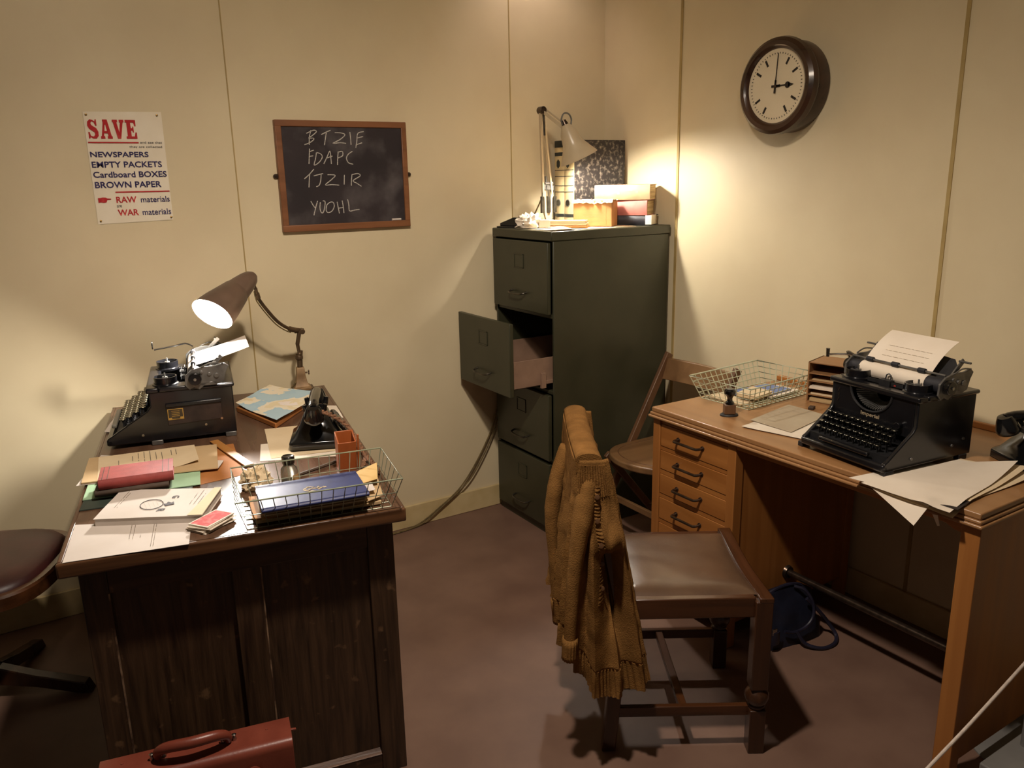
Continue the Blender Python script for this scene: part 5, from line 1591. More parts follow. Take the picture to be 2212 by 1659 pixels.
# ---------------------------------------------------------------- on the right desk
wire_basket('pale green wire letter basket on the light oak desk by the folding chair', (2.212, 1.903, RH), 4, 0.335, 0.205, 0.375, 0.262, 0.088, 14, 9, 4, 0.0016, M['wire'], M['wire'], (-0.028, -0.012))
def ron(name, label, corners, z, m, wav=0.0015, seed=1.0, th=0.0007, n=12, cat='paper', group=None, curl=None):
    return loose(name, label, [(p[0], p[1]) + ((z + p[2],) if len(p) > 2 else ()) for p in corners], z, m, wav, seed, th, n, cat, group, curl)
ron('paper_sheet', 'pile of cream sheets at the bottom of the pale green wire basket', [(2.065, 1.835), (2.36, 1.855), (2.355, 1.98), (2.06, 1.985)], RH + 0.006, M['paper_warm'], 0.004, 3.0, 0.004)
ron('paper_sheet', 'white sheet slanting across the right of the pale green wire basket', [(2.20, 1.820), (2.365, 1.835), (2.36, 1.93), (2.21, 1.97)], RH + 0.0125, M['paper'], 0.004, 5.0, 0.001)
ron('booklet', 'thin blue covered booklet lying in the pale green wire basket', [(2.13, 1.83), (2.345, 1.85), (2.335, 1.95), (2.125, 1.965)], RH + 0.017, M['bluepale'], 0.001, 6.0, 0.003, cat='booklet')
nb = thing('notebook', 'small pale notebook on the blue booklet in the green wire basket', 'notebook', (2.165, 1.865, RH + 0.018), 10)
MB().box(-0.055, 0.055, -0.04, 0.04, 0.0, 0.002).build('cover', M['buff'], nb, bevel=0.0006)
MB().box(-0.053, 0.053, -0.038, 0.038, 0.002, 0.011).build('page_block', M['paper_warm'], nb, bevel=0.0006)
sheet(b := MB(), [(-0.055, -0.04, 0.0112), (0.055, -0.04, 0.0112), (0.055, 0.04, 0.014), (-0.055, 0.04, 0.0118)], 0.003, 4.0, 0.0012, 8)
b.build('cover', M['paper_warm'], nb)

rs = thing('rubber_stamp', 'wooden rubber stamp with round black knob in front of the wire basket', 'rubber stamp', (1.955, 1.785, RH), -32)
rs.scale = (1.12, 1.12, 1.1)
b = MB()
b.lathe([(0.001, 0.0), (0.027, 0.0), (0.027, 0.003), (0.024, 0.006), (0.001, 0.006)], 28, Matrix.Diagonal((1, 0.75, 1, 1)))
b.build('base', M['blackmatt'], rs)
MB().box(-0.0165, 0.0165, -0.013, 0.013, 0.005, 0.036).build('block', M['foldwood'], rs, bevel=0.003)
b = MB()
b.lathe([(0.001, 0.036), (0.013, 0.036), (0.0125, 0.042), (0.008, 0.046), (0.0075, 0.054), (0.010, 0.060), (0.0165, 0.068), (0.0168, 0.077), (0.012, 0.083), (0.001, 0.085)], 28)
b.build('knob', M['bakelite'], rs)

rk = thing('pigeonhole_rack', 'small plywood pigeonhole rack holding papers behind the typewriter', 'letter rack', (2.300, 1.752, RH), -75)
RW, RDp, RHh = 0.25, 0.125, 0.142
for x in (0.0, RW - 0.005):
    MB().box(x, x + 0.005, 0, RDp, 0, RHh).build('side', M['rackwood'], rk, smooth=0)
MB().box(0.005, RW - 0.005, RDp - 0.004, RDp, 0, RHh - 0.004).build('back', M['rackwood'], rk, smooth=0)
sz = [0.0, 0.024, 0.047, 0.073, 0.100]
for z in sz:
    MB().box(0.005, RW - 0.005, 0.001, RDp - 0.004, z, z + 0.0035).build('shelf', M['rackwood'], rk, smooth=0)
MB().box(0.0, RW, 0.0, RDp, RHh - 0.0045, RHh).build('top', M['rackwood'], rk, bevel=0.001)
rzr = math.radians(-75)
def RK(x, y):
    return (2.300 + x * math.cos(rzr) - y * math.sin(rzr), 1.752 + x * math.sin(rzr) + y * math.cos(rzr))
for z, m, lb, k in ((0.0038, 'pages', 'stack of yellowed papers in the lowest slot of the pigeonhole rack', 0), (0.0278, 'paper_warm', 'cream papers in the second slot up of the pigeonhole rack', 1), (0.0508, 'paper', 'white papers sticking out of the middle slot of the pigeonhole rack', 2), (0.0768, 'buff', 'thin buff papers in the fourth slot up of the pigeonhole rack', 3)):
    y0 = (-0.002, 0.004, -0.010, 0.010)[k]
    c = RK(RW / 2, 0.055)
    b = MB()
    b.box(-0.112, 0.112, y0 - 0.055, 0.055, 0.0, (0.012, 0.006, 0.008, 0.004)[k])
    tag(b.build('paper_bundle', M[m], loc=(c[0], c[1], RH + z), rot=(0, 0, rzr), smooth=0), lb, 'papers', 'papers in the pigeonhole rack')
er = MB().box(-0.014, 0.014, -0.009, 0.009, 0, 0.010).build('eraser', M['darkbook'], loc=(2.232, 1.675, RH), rot=(0, 0, 0.4), bevel=0.002)
tag(er, 'small dark brown eraser in front of the pigeonhole rack', 'eraser')

ron('paper_sheet', 'cream sheet under the grey sheet beside the large typewriter', [(1.885, 1.668), (1.935, 1.480), (2.215, 1.560), (2.165, 1.735)], RH + 0.0012, M['paper'], 0.0018, 2.0, group='sheets left of the large typewriter', curl=lambda u, v: 0.004 * max(0, 0.15 - v) * 5)
ron('paper_sheet', 'greyish sheet with faint marks beside the large typewriter', [(1.962, 1.700), (1.960, 1.538), (2.200, 1.590), (2.205, 1.748)], RH + 0.0042, M['paper_grey'], 0.0016, 7.0, group='sheets left of the large typewriter')

a2 = math.radians(-6.7)
back2 = Vector((math.cos(a2), math.sin(a2), 0))
right2 = Vector((math.sin(a2), -math.cos(a2), 0))
o2 = Vector((1.864, 1.296, RH))
rows2 = [(0.030, 0.068, 11, 0.006), (0.049, 0.079, 12, -0.002), (0.068, 0.090, 12, -0.006), (0.087, 0.101, 12, -0.010)]
TW2, zp2 = typewriter('large black typewriter with round keys and white sheet on the light oak desk', o2, -96.7, 0.288, 0.335, 0.190, 0.108, 0.192, rows2, maker=True)
ob, path, W2, c2 = tw_paper('typing_sheet', 'white sheet rolled into the large typewriter on the light oak desk', o2, right2, back2, 0.192, zp2, -0.112, 0.102, M['paper'],
         lambda t: math.radians(54 - 16 * t), 0.128, 45)
b = MB()
rr = random.Random(17)
for k in range(3):
    y, z = path[9 + k * 2]
    x = -0.07
    while x < 0.06:
        l = rr.uniform(0.006, 0.018)
        p = W2(x, y - 0.0012, z + 0.0009) - c2
        q = W2(x + l, y - 0.0012, z + 0.0009) - c2
        b.beam(p, q, 0.0009, 0.0003)
        x += l + 0.004
b.build('typed_lines', M['paper_grey'], ob, smooth=0)

# loose pile hanging over the front edge
def hang(u, v):
    return 0.0
def bigsheet(label, corners, z, m, seed, lift=0.03, sag=0.02, hump=0.0, th=0.0007):
    """corners: front far, back far, back near, front near (x grows to the back)."""
    def curl(u, v):
        # u runs front to back, v from the typewriter towards the near end
        return lift * max(0.0, u - 0.55) ** 1.5 * max(0.0, v - 0.25) * 2.2 - sag * max(0.0, 0.22 - u) * 4 * (0.25 + v) + hump * math.exp(-((u - 0.04) / 0.05) ** 2 - ((v - 0.72) / 0.09) ** 2)
    return ron('drawing_sheet', label, corners, z, m, 0.0015, seed, th, 22, 'paper', 'large sheets on the near end of the light oak desk', curl)
bigsheet('pinkish large sheet at the bottom of the pile beside the large typewriter', [(1.778, 1.205), (2.05, 1.150), (2.05, 1.0), (1.81, 1.0)], RH + 0.0012, M['paper'], 3.0, 0.0, 0.004)
bigsheet('narrow large sheet fanning out towards the near corner of the oak desk', [(1.80, 1.10), (2.12, 1.08), (2.165, 0.930), (1.835, 0.945)], RH + 0.0028, M['paper_warm'], 4.0, 0.020, 0.006)
bigsheet('large cream sheet second from the top of the pile beside the telephone', [(1.758, 1.120), (2.13, 1.110), (2.165, 0.955), (1.785, 0.932)], RH + 0.0075, M['paper_warm'], 6.0, 0.035, 0.022)
bigsheet('large cream sheet on top of the pile beside the large typewriter', [(1.750, 1.150), (2.108, 1.104), (2.150, 0.975), (1.770, 0.932)], RH + 0.0115, M['paper'], 8.0, 0.05, 0.010, 0.008)
ron('drawing_sheet', 'white sheet corner hanging in a point below the front desk edge', [(1.760, 1.130), (1.80, 1.12), (1.80, 0.99), (1.728, 0.990, -0.046)], RH + 0.0035, M['paper'], 0.0006, 9.0, 0.0006, 10, 'paper', 'large sheets on the near end of the light oak desk')
ron('carbon_sheet', 'dark carbon sheet showing under the sheets at the front desk edge', [(1.780, 1.06), (1.90, 1.06), (1.92, 0.945), (1.790, 0.925)], RH + 0.0045, M['darkpaper'], 0.002, 10.0, 0.0005, 10, 'paper')
ron('paper_scrap', 'small curled paper scrap hanging below the front desk edge', [(1.800, 0.988, -0.030), (1.800, 0.975, -0.028), (1.812, 0.974, -0.058), (1.812, 0.980, -0.060)], RH, M['paper'], 0.0, 1.0, 0.0006, 4, 'paper')

telephone('black bakelite telephone at the right end of the light oak desk', (2.272, 0.985, RH), -30)

# ================================================================ the chair with the cardigan
OC = Vector((1.638, 1.4225, 0))
ch = thing('chair', 'dark wooden chair with brown leather seat facing the light oak desk', 'chair', OC, -32)
# local x points forward, y away from the camera
for s in (-1, 1):
    b = MB()
    y = s * 0.196
    b.box(-0.0225, 0.0225, y - 0.0225, y + 0.0225, 0.195, 0.455)
    b.box(-0.0215, 0.0215, y - 0.0215, y + 0.0215, 0.0, 0.132)
    b.lathe([(0.012, 0.128), (0.020, 0.133), (0.024, 0.141), (0.018, 0.146), (0.028, 0.153), (0.0315, 0.163), (0.0315, 0.175), (0.027, 0.184), (0.020, 0.190), (0.016, 0.198)], 28, Matrix.Translation((0, y, 0)))
    b.build('leg', M['chairwood'], ch, bevel=0.0025)
for s in (-1, 1):
    y = s * 0.182
    b = MB()
    prof = [(-0.415, 0.0), (-0.378, 0.0), (-0.352, 0.30), (-0.348, 0.45), (-0.395, 0.66), (-0.428, 0.835), (-0.450, 0.835), (-0.428, 0.66), (-0.388, 0.45), (-0.390, 0.30)]
    b.prism(prof, y - 0.017, y + 0.017, 'y')
    b.build('leg', M['chairwood'], ch, bevel=0.003)
for s in (-1, 1):
    y = s * 0.195
    MB().box(-0.36, -0.02, y - 0.011, y + 0.011, 0.405, 0.462).build('seat_rail', M['chairwood_x'], ch, bevel=0.003)
    MB().box(-0.385, -0.015, s * 0.189 - 0.008, s * 0.189 + 0.008, 0.106, 0.136).build('stretcher', M['chairwood_x'], ch, bevel=0.002)
MB().box(-0.205, -0.183, -0.185, 0.185, 0.112, 0.132).build('stretcher', M['chairwood_y'], ch, bevel=0.002)
MB().box(-0.385, -0.36, -0.17, 0.17, 0.405, 0.455).build('seat_rail', M['chairwood_y'], ch, bevel=0.002)
# dipped front rail
n = 16
top = [(-0.219 + 0.438 * k / n, 0.466 - 0.014 * math.cos(math.pi * (k / n - 0.5)) ** 1.5 if 0 < k < n else 0.466) for k in range(n + 1)]
bot = [(0.219, 0.452), (0.195, 0.452), (0.195, 0.405), (-0.195, 0.405), (-0.195, 0.452), (-0.219, 0.452)]
MB().prism(top + bot, -0.014, 0.024, 'x').build('front_rail', M['chairwood_y'], ch, bevel=0.003)
def pad(u, v):
    x = -0.362 + 0.350 * u
    y = (-0.186 + 0.372 * v)
    e = min(u, 1 - u, v * 1.05, (1 - v) * 1.05)
    dome = 0.016 * (1 - math.exp(-e * 16))
    dip = 0.014 * math.cos(math.pi * (v - 0.5)) ** 1.5 * max(0.0, (u - 0.2) / 0.8) if 0 < v < 1 else 0
    return (x, y, 0.461 + dome - dip + 0.0012 * noise.noise(Vector((x * 16, y * 16, 1))))
b = MB()
b.surf(pad, 34, 34, 0.016)
b.build('seat', M['leather'], ch, smooth=60)
n = 12
def curve_rail(z0, z1, f0, th, name):
    b = MB()
    poly = [(f0 - 0.012 * math.sin(math.pi * k / n), -0.170 + 0.34 * k / n) for k in range(n + 1)]
    poly += [(f0 + th - 0.012 * math.sin(math.pi * k / n), -0.170 + 0.34 * k / n) for k in range(n, -1, -1)]
    b.prism(poly, z0, z1, 'z')
    b.build(name, M['chairwood_y'], ch, bevel=0.003)
curve_rail(0.775, 0.838, -0.446, 0.02, 'top_rail')
curve_rail(0.60, 0.65, -0.418, 0.018, 'back_slat')

# ---------------------------------------------------------------- the cardigan
cg = thing('cardigan', 'mustard brown knitted cardigan draped over the back of the wooden chair', 'cardigan', OC, -32)
ZTOP = 0.852
def cpath(t, w):
    k = w ** 0.85
    A = [(-0.412 + 0.118 * k, -0.205 - 0.035 * w), (-0.425 + 0.055 * k, -0.214 - 0.060 * w), (-0.462 - 0.002 * w, -0.216 - 0.052 * w), (-0.484 - 0.030 * w, -0.196 - 0.020 * w),
         (-0.487 - 0.036 * w, -0.06), (-0.487 - 0.036 * w, 0.08), (-0.484 - 0.026 * w, 0.196 + 0.02 * w), (-0.455 - 0.01 * w, 0.215 + 0.03 * w), (-0.410 + 0.05 * k, 0.205 + 0.03 * w)]
    x = t * (len(A) - 1)
    i = min(int(x), len(A) - 2)
    f = x - i
    P = [Vector((*A[max(0, i - 1)], 0)), Vector((*A[i], 0)), Vector((*A[i + 1], 0)), Vector((*A[min(len(A) - 1, i + 2)], 0))]
    p0, p1, p2, p3 = P
    return 0.5 * ((2 * p1) + (p2 - p0) * f + (2 * p0 - 5 * p1 + 4 * p2 - p3) * f * f + (3 * p1 - p0 - 3 * p2 + p3) * f ** 3)
def sstep(a, b_, x):
    q = min(1.0, max(0.0, (x - a) / (b_ - a)))
    return q * q * (3 - 2 * q)
def drop(t):
    return 0.60 - 0.09 * sstep(0.16, 0.40, t) + 0.03 * math.sin(t * 9) - 0.02 * sstep(0.7, 1.0, t)
def cpoint(t, v):
    """v 0 at the chair rail, 1 at the hem."""
    w = v
    p = cpath(t, w)
    e = 0.004
    a, c = cpath(max(0, t - e), w), cpath(min(1, t + e), w)
    d = (c - a).normalized()
    nrm = Vector((d.y, -d.x, 0))
    if nrm.dot(Vector((-0.43, 0, 0)) - p) > 0:
        nrm = -nrm
    amp = 0.015 * sstep(0.05, 0.6, v)
    rip = 1.1 - 2.2 * abs(math.sin(math.pi * (12.5 * t + 0.25 * math.sin(2.4 * v) + 0.1))) ** 0.8 + 0.4 * math.sin(2 * math.pi * 5 * t + 1.5 * v)
    dsp = amp * rip
    # hollow below the empty sleeve head on the near side, with a bulge over it
    g = math.exp(-((t - 0.115) / 0.045) ** 2)
    dsp += 0.034 * g * math.exp(-((v - 0.325) / 0.06) ** 2) - 0.085 * g * sstep(0.355, 0.43, v) * (1 - 0.85 * sstep(0.56, 0.90, v))
    dsp += 0.004 * noise.noise(Vector((t * 22, v * 14, 0.5))) * sstep(0.0, 0.3, v)
    dsp += 0.0015 * noise.noise(Vector((t * 90, v * 60, 2.5)))
    z = ZTOP - drop(t) * v
    return Vector((p.x, p.y, z)) + nrm * (dsp + 0.004)
VH = 0.885
b = MB()
b.surf(lambda u, v: cpoint(u, v * VH), 150, 70)
# over the rail and a short way down inside
def over(u, v):
    t = 0.06 + 0.90 * u
    yy = -0.215 + 0.43 * u
    a = math.pi * min(1.0, v / 0.35)
    if v < 0.35:
        r = 0.031
        cx = -0.456
        return (cx - r * math.cos(a) - 0.004 * math.sin(math.pi * u), yy, ZTOP + 0.016 * math.sin(a) + 0.002 * noise.noise(Vector((yy * 30, v * 9, 0))))
    q = (v - 0.35) / 0.65
    return (-0.425 + 0.010 * q + 0.003 * math.sin(yy * 60), yy, ZTOP - 0.16 * q)
b.surf(over, 50, 26)
for yy in (-0.2165, 0.2165):
    b.prism([(-0.456 - 0.031 * math.cos(math.pi * k / 14), ZTOP + 0.016 * math.sin(math.pi * k / 14)) for k in range(15)] + [(-0.424, ZTOP - 0.03), (-0.486, ZTOP - 0.03)], yy - 0.002, yy + 0.002, 'y')
body = b.build('knitted_body', M['wool'], cg, smooth=80)
sd = body.modifiers.new('thickness', 'SOLIDIFY')
sd.thickness = 0.004
sd.offset = 0
# ribbed collar band at the near end of the rail, and the button band below it
b = MB()
def collar(u, v):
    p = cpoint(0.10 + 0.22 * u, 0.02 + 0.125 * v)
    c = cpoint(0.20, 0.05)
    d = Vector((p.x + 0.44, p.y, 0)).normalized()
    return p + d * (0.004 + 0.0016 * math.sin(u * 2 * math.pi * 13))
b.surf(collar, 130, 10, 0.003)
b.build('collar_rib', M['wool'], cg, smooth=80)
def band(u, v):
    p = cpoint(0.160 + 0.030 * u + 0.010 * math.sin(v * 7), 0.10 + 0.50 * v)
    d = Vector((p.x + 0.40, p.y, 0)).normalized()
    return p + d * (0.006 + 0.0012 * math.sin(v * 2 * math.pi * 34) + 0.004 * math.sin(math.pi * u))
b = MB()
b.surf(band, 8, 150, 0.003)
b.build('button_band', M['wool'], cg, smooth=80)
for k in range(5):
    p = band(0.5, 0.08 + k * 0.2)
    MB().lathe([(0.001, -0.002), (0.0062, -0.0015), (0.0062, 0.0015), (0.001, 0.002)], 14, Matrix.Translation(p + Vector((0, -0.003, 0))) @ Matrix.Rotation(math.radians(85), 4, 'X')).build('button', M['foldwood'], cg)
# ribbed hem
b = MB()
def hem(u, v):
    p = cpoint(u, VH - 0.004 + v * (1.004 - VH))
    q = cpoint(min(1, u + 0.003), VH + v * (1 - VH))
    o_ = cpoint(max(0, u - 0.003), VH + v * (1 - VH))
    d = (q - o_).normalized()
    nrm = Vector((d.y, -d.x, 0))
    if nrm.dot(Vector((-0.43, 0, 0)) - p) > 0:
        nrm = -nrm
    return p + nrm * (0.0022 + 0.0022 * math.sin(u * 2 * math.pi * 78)) 
b.surf(hem, 468, 4, 0.003)
b.build('ribbed_hem', M['wool'], cg, smooth=80)
def sleeve(path, rad, cuff_at, flat=0.7, seed=1.0):
    P = smooth_path(path, 6)
    n = len(P)
    c = int(n * cuff_at)
    b = MB()
    rs_ = [rad * (0.75 + 0.25 * math.sin(math.pi * min(1, i / (n * 0.5)))) * (1 - 0.30 * i / n) * (1 + 0.10 * noise.noise(Vector((i * 0.45, seed, 0)))) for i in range(c + 1)]
    b.tube(P[:c + 1], rs_, 26, flat=flat)
    s_ = b.build('sleeve', M['wool'], cg, smooth=80)
    b = MB()
    m_ = 64
    pts = P[c:]
    v, f = [], []
    for i, p in enumerate(pts):
        d = (pts[min(i + 1, len(pts) - 1)] - pts[max(i - 1, 0)]).normalized()
        x, y, _ = frame(d)
        for k in range(m_):
            a = 2 * math.pi * k / m_
            r = rad * 0.66 * (1 + 0.07 * math.cos(a * 16))
            v.append(p + x * math.cos(a) * r + y * math.sin(a) * r * flat)
    for i in range(len(pts) - 1):
        f += [(i * m_ + k, i * m_ + (k + 1) % m_, (i + 1) * m_ + (k + 1) % m_, (i + 1) * m_ + k) for k in range(m_)]
    b.add(v, f)
    o_ = b.build('cuff', M['wool'], s_, smooth=80)
    sd_ = o_.modifiers.new('thickness', 'SOLIDIFY')
    sd_.thickness = 0.004
sleeve([(-0.450, -0.195, 0.81), (-0.462, -0.215, 0.75), (-0.480, -0.238, 0.66), (-0.496, -0.252, 0.54), (-0.504, -0.262, 0.43), (-0.508, -0.266, 0.335)], 0.036, 0.84, 0.8, 2.0)
sleeve([(-0.490, 0.05, 0.80), (-0.520, 0.04, 0.70), (-0.535, 0.03, 0.58), (-0.530, 0.02, 0.46), (-0.525, 0.02, 0.36), (-0.518, 0.02, 0.27)], 0.032, 0.82, 0.8, 5.0)

# ================================================================ folding chair between cabinet and desk
fc = thing('folding_chair', 'worn wooden folding chair squeezed between filing cabinet and light oak desk', 'chair', (0, 0, 0))
YF, YN = 2.512, 2.125
def post(y, name='back_post'):
    b = MB()
    b.beam((1.922, y, 0.0), (2.364, y, 0.785), 0.020, 0.034, (1, 0, 0))
    b.build(name, M['foldwood'], fc, bevel=0.003)
post(YF)
post(YN)
for y in (YF - 0.024, YN + 0.024):
    b = MB()
    b.beam((2.005, y, 0.405), (2.345, y, 0.0), 0.018, 0.030, (1, 0, 0))
    b.build('leg', M['foldwood'], fc, bevel=0.003)
b = MB()
n = 14
poly = [(2.330 + 0.022 * math.sin(math.pi * k / n), YN - 0.004 + (YF - YN + 0.008) * k / n) for k in range(n + 1)]
poly += [(2.346 + 0.022 * math.sin(math.pi * k / n), YN - 0.004 + (YF - YN + 0.008) * k / n) for k in range(n, -1, -1)]
b.prism(poly, 0.0, 0.088, 'z', Matrix.Translation((0.0, 0, 0.678)) @ Matrix.Shear('XY', 4, (0, 0)))
b.v = [(x + (z - 0.72) * 0.35, y, z) for x, y, z in b.v]
b.build('back_rail', M['foldseat'], fc, bevel=0.003)
b = MB()
yc, hw = (YF + YN) / 2, (YF - YN) / 2 - 0.012
out = []
for k in range(25):
    a = math.pi * k / 24
    out.append((2.13 - 0.185 * math.sin(a) ** 0.7, yc + hw * math.cos(a)))
poly = [(2.30, yc + hw)] + out + [(2.30, yc - hw)]
b.prism(poly, 0.405, 0.432, 'z')
fs = b.build('seat', M['foldseat'], fc, bevel=0.006, seg=3)
b = MB()
ins = [(2.13 - 0.150 * math.sin(math.pi * k / 24) ** 0.7, yc + (hw - 0.034) * math.cos(math.pi * k / 24), 0.4325) for k in range(25)]
b.tube([(2.29, yc + hw - 0.034, 0.4325)] + ins + [(2.29, yc - hw + 0.034, 0.4325)], 0.0018, 6)
b.build('seat_groove', M['foldwood'], fs)
b = MB()
b.beam((2.045, YF - 0.01, 0.205), (2.045, YN + 0.01, 0.205), 0.014, 0.026)
b.build('stretcher', M['foldseat'], fc, bevel=0.002)
b = MB()
b.beam((2.24, YF - 0.03, 0.12), (2.24, YN + 0.03, 0.12), 0.014, 0.026)
b.build('stretcher', M['foldwood'], fc, bevel=0.002)

# ================================================================ swivel chair at the far left
sw = thing('swivel_chair', 'swivel chair with dark red leather seat beside the dark oak desk', 'chair', (-0.22, 2.70, 0))
b = MB()
def sq(k, n, r):
    a = 2 * math.pi * k / n
    c, s = math.cos(a), math.sin(a)
    e = 0.62
    return (r * math.copysign(abs(c) ** e, c), r * math.copysign(abs(s) ** e, s))
rz0 = Matrix.Rotation(math.radians(-24), 4, 'Z')
n = 48
vv, ff = [], []
lv = [(0.245, 0.400), (0.252, 0.404), (0.252, 0.440), (0.246, 0.446), (0.225, 0.446), (0.225, 0.400)]
for r_, z in lv:
    vv += [(*sq(k, n, r_), z) for k in range(n)]
for i in range(len(lv)):
    j = (i + 1) % len(lv)
    ff += [(i * n + k, i * n + (k + 1) % n, j * n + (k + 1) % n, j * n + k) for k in range(n)]
b.add(vv, ff, rz0)
b.build('seat_frame', M['chairwood_x'], sw)
b = MB()
vv, ff = [], []
lv = [(0.228, 0.41), (0.229, 0.446), (0.215, 0.462), (0.17, 0.474), (0.09, 0.480), (0.01, 0.481)]
for r_, z in lv:
    vv += [(*sq(k, n, r_), z) for k in range(n)]
for i in range(len(lv) - 1):
    ff += [(i * n + k, i * n + (k + 1) % n, (i + 1) * n + (k + 1) % n, (i + 1) * n + k) for k in range(n)]
ff += [tuple(range(n - 1, -1, -1)), tuple(range((len(lv) - 1) * n, len(lv) * n))]
b.add(vv, ff, rz0)
b.build('seat', M['redseat'], sw, smooth=60)
b = MB()
b.cyl((0, 0, 0.09), (0, 0, 0.40), 0.022, n=18)
b.lathe([(0.001, 0.388), (0.10, 0.388), (0.10, 0.40), (0.001, 0.40)], 24)
b.build('pedestal', M['chairwood'], sw)
for k in range(4):
    a = math.radians(64 + 90 * k)
    c, s = math.cos(a), math.sin(a)
    b = MB()
    b.prism([(0.02, 0.05), (0.02, 0.11), (0.12, 0.075), (0.27, 0.035), (0.285, 0.0), (0.255, 0.0), (0.12, 0.035)], -0.018, 0.018, 'y', Matrix.Rotation(a, 4, 'Z'))
    b.build('leg', M['chairwood'], sw, bevel=0.003)

# cables along the wall under the desk
b = MB()
for pts in ([(-0.25, 3.114, 0.30), (0.0, 3.114, 0.255), (0.10, 3.114, 0.235), (0.30, 3.112, 0.20)], [(-0.25, 3.112, 0.31), (-0.02, 3.112, 0.25), (0.12, 3.112, 0.165), (0.30, 3.110, 0.110)]):
    b.tube(smooth_path(pts, 5), 0.004, 6)
tag(b.build('power_flex', M['bakelite']), 'pair of thin dark cables on the wall under the dark oak desk', 'cable')

# ================================================================ navy handbag under the right desk
hb = thing('handbag', 'navy blue leather handbag slumped on the floor under the oak desk', 'handbag', (2.052, 1.570, 0), -9)
def bag(u, v):
    # closed outline in plan (u), bottom to top (v)
    a = 2 * math.pi * u
    c, s = math.cos(a), math.sin(a)
    w = 0.122 - 0.020 * v + 0.004 * math.sin(7 * v)
    d = 0.046 * (1 - 0.72 * v ** 1.3)
    e = 0.45
    x = w * math.copysign(abs(c) ** e, c)
    y = d * math.copysign(abs(s) ** e, s) + 0.018 * v
    z = 0.185 * v - 0.020 * v * (x / 0.12) ** 2 * (1 if x < 0 else 2.0)
    k = 0.006 * noise.noise(Vector((x * 22, y * 22 + 3, z * 16)))
    return (x + k, y + k, z)
b = MB()
b.surf(bag, 60, 16)
nb_ = 61
b.f.append(tuple(range(59, -1, -1)))
b.f.append(tuple(16 * nb_ + i for i in range(60)))
b.build('bag_body', M['navy'], hb, smooth=60)
b = MB()
b.tube(smooth_path([(-0.098, 0.016, 0.166), (-0.05, 0.016, 0.183), (0.0, 0.016, 0.189), (0.05, 0.016, 0.180), (0.095, 0.016, 0.150)], 5), 0.006, 8)
b.build('frame_clasp', M['navy2'], hb)
b = MB()
b.tube(smooth_path([(0.015, 0.0, 0.188), (0.040, -0.022, 0.180), (0.062, -0.040, 0.140), (0.058, -0.052, 0.095), (0.028, -0.056, 0.066), (-0.02, -0.056, 0.056), (-0.06, -0.052, 0.066)], 6), 0.0055, 8)
b.build('handle', M['navy2'], hb)
b = MB()
b.tube(smooth_path([(0.045, -0.030, 0.150), (0.085, -0.044, 0.105), (0.125, -0.050, 0.055), (0.142, -0.075, 0.014), (0.105, -0.105, 0.007), (0.050, -0.108, 0.007), (0.005, -0.080, 0.020), (-0.015, -0.058, 0.060)], 6), 0.0065, 8)
b.build('handle', M['navy2'], hb)
b = MB()
b.surf(lambda u, v: (-0.118 + 0.035 * v, -0.052 - 0.006 * math.sin(math.pi * v), 0.03 + 0.045 * u), 6, 6, 0.003)
b.build('side_tab', M['navy2'], hb)
b = MB()
b.box(-0.116, -0.096, -0.058, -0.0545, 0.066, 0.09)
b.build('buckle', M['chrome'], hb, bevel=0.002)

# ================================================================ briefcase in front of the dark desk
bq = dk(0.043, -0.115, 0)
bc_ = thing('briefcase', 'tan red leather briefcase standing against the end of the dark oak desk', 'briefcase', bq, -11.5)
BW, BD, BH = 0.385, 0.085, 0.358
b = MB()
b.box(0.006, BW - 0.010, -BD, -0.004, 0.0, BH - 0.012)
b.build('body', M['redleather'], bc_, bevel=0.006, seg=3)
b = MB()
n = 8
fl = [(0.0, BH - 0.10), (0.0, BH - 0.006), (-0.003, BH - 0.001), (-0.010, BH)]
fl += [(-BD + 0.014 - 0.018 * math.sin(math.pi / 2 * k / n), BH - 0.018 + 0.018 * math.cos(math.pi / 2 * k / n)) for k in range(n + 1)]
fl += [(-BD - 0.008, BH - 0.13)]
inn = [(y + (0.004 if i > 3 else -0.004), z - 0.004) for i, (y, z) in enumerate(fl)]
b.prism(fl + inn[::-1], 0.0, BW, 'x')
fo = b.build('flap', M['redleather'], bc_, bevel=0.001)
b = MB()
hx0, hx1 = 0.115, 0.255
pts = [(hx0, -0.045, BH + 0.004), (hx0 + 0.002, -0.050, BH + 0.022), (hx0 + 0.022, -0.062, BH + 0.036), ((hx0 + hx1) / 2, -0.070, BH + 0.040), (hx1 - 0.022, -0.062, BH + 0.036), (hx1 - 0.002, -0.050, BH + 0.022), (hx1, -0.045, BH + 0.004)]
P = smooth_path(pts, 6)
m_ = len(P)
b.tube(P, [0.006 + 0.006 * math.sin(math.pi * i / (m_ - 1)) ** 0.7 for i in range(m_)], 12)
b.build('handle', M['redleather'], bc_)
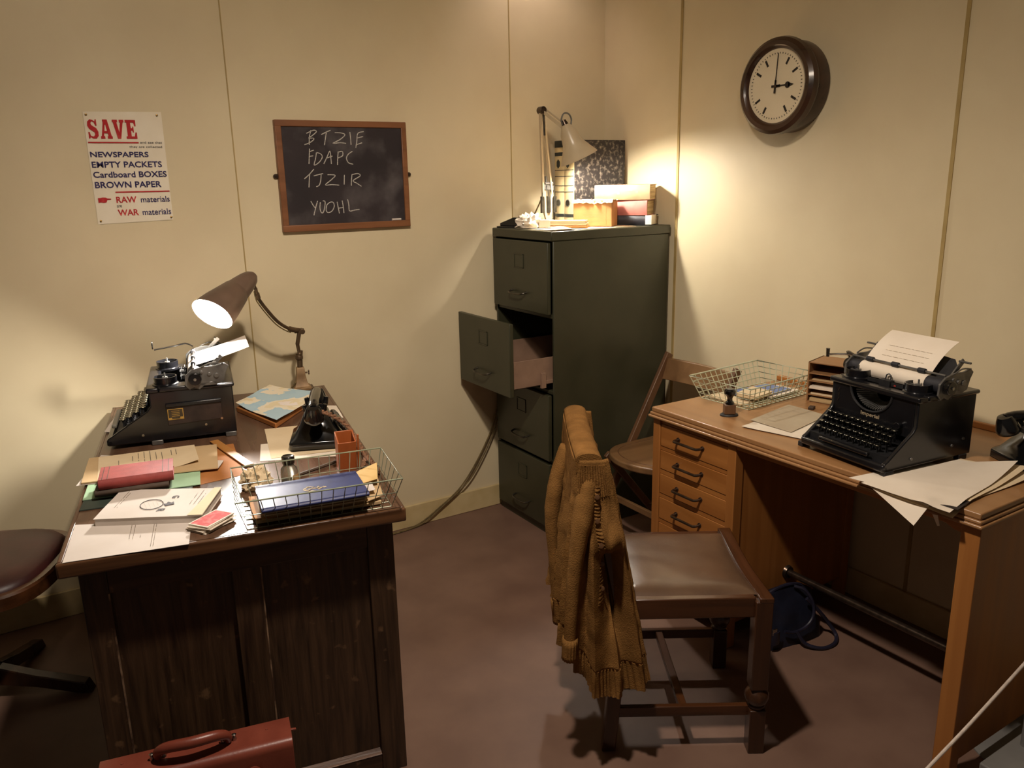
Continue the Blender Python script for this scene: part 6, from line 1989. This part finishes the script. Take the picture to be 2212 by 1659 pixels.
for x in (hx0 - 0.012, hx0 + 0.012, hx1 - 0.012, hx1 + 0.012):
    b = MB()
    b.lathe([(0.0045, 0.0), (0.005, 0.004), (0.003, 0.010), (0.005, 0.014), (0.001, 0.016)], 12, Matrix.Translation((x, -0.040, BH)))
    b.build('handle_ring', M['chrome'], bc_)
for x in (0.045, 0.335):
    MB().lathe([(0.001, 0.0), (0.0035, 0.0), (0.003, 0.0015), (0.001, 0.002)], 10, Matrix.Translation((x, -0.03, BH))).build('rivet', M['redleather'], bc_)
b = MB()
b.tube([(0.300 + 0.017 * math.cos(t_), -BD - 0.0075 - 0.004, BH - 0.062 + 0.025 * math.sin(t_)) for t_ in [2 * math.pi * k / 24 for k in range(24)]], 0.0022, 6, closed=True)
b.build('clasp_ring', M['redleather'], bc_, label='oval stitched clasp')
b = MB()
b.beam((BW - 0.004, -0.02, BH - 0.022), (BW + 0.012, -0.02, BH - 0.024), 0.006, 0.004)
b.box(BW - 0.012, BW - 0.006, -BD + 0.004, -0.01, 0.0, BH - 0.02)
b.build('side_gusset', M['redleather'], bc_, bevel=0.001)

# ================================================================ barrier at the bottom right corner
st_ = thing('barrier_stand', 'low grey metal barrier stand on round floor plate at the bottom right', 'barrier', (1.985, 0.790, 0))
b = MB()
b.lathe([(0.001, 0.0), (0.20, 0.0), (0.20, 0.004), (0.196, 0.006), (0.001, 0.006)], 56, Matrix.Translation((0.21, 0.03, 0)))
b.build('floor_plate', M['grey'], st_)
MB().box(-0.155, 0.12, -0.20, 0.030, 0.006, 0.120).build('weight_box', M['grey'], st_, bevel=0.004)
MB().cyl((0.0, 0.0, 0.12), (0.0, 0.0, 0.43), 0.011, n=18).build('post', M['grey'], st_)
b = MB()
b.tube(smooth_path([(1.30, 0.77, 0.205), (1.471, 0.775, 0.270), (1.68, 0.782, 0.318), (1.985, 0.790, 0.404)], 4), 0.0038, 10)
tag(b.build('barrier_rope', M['whitecord']), 'thin white cord stretched in front of the light oak desk end', 'rope')
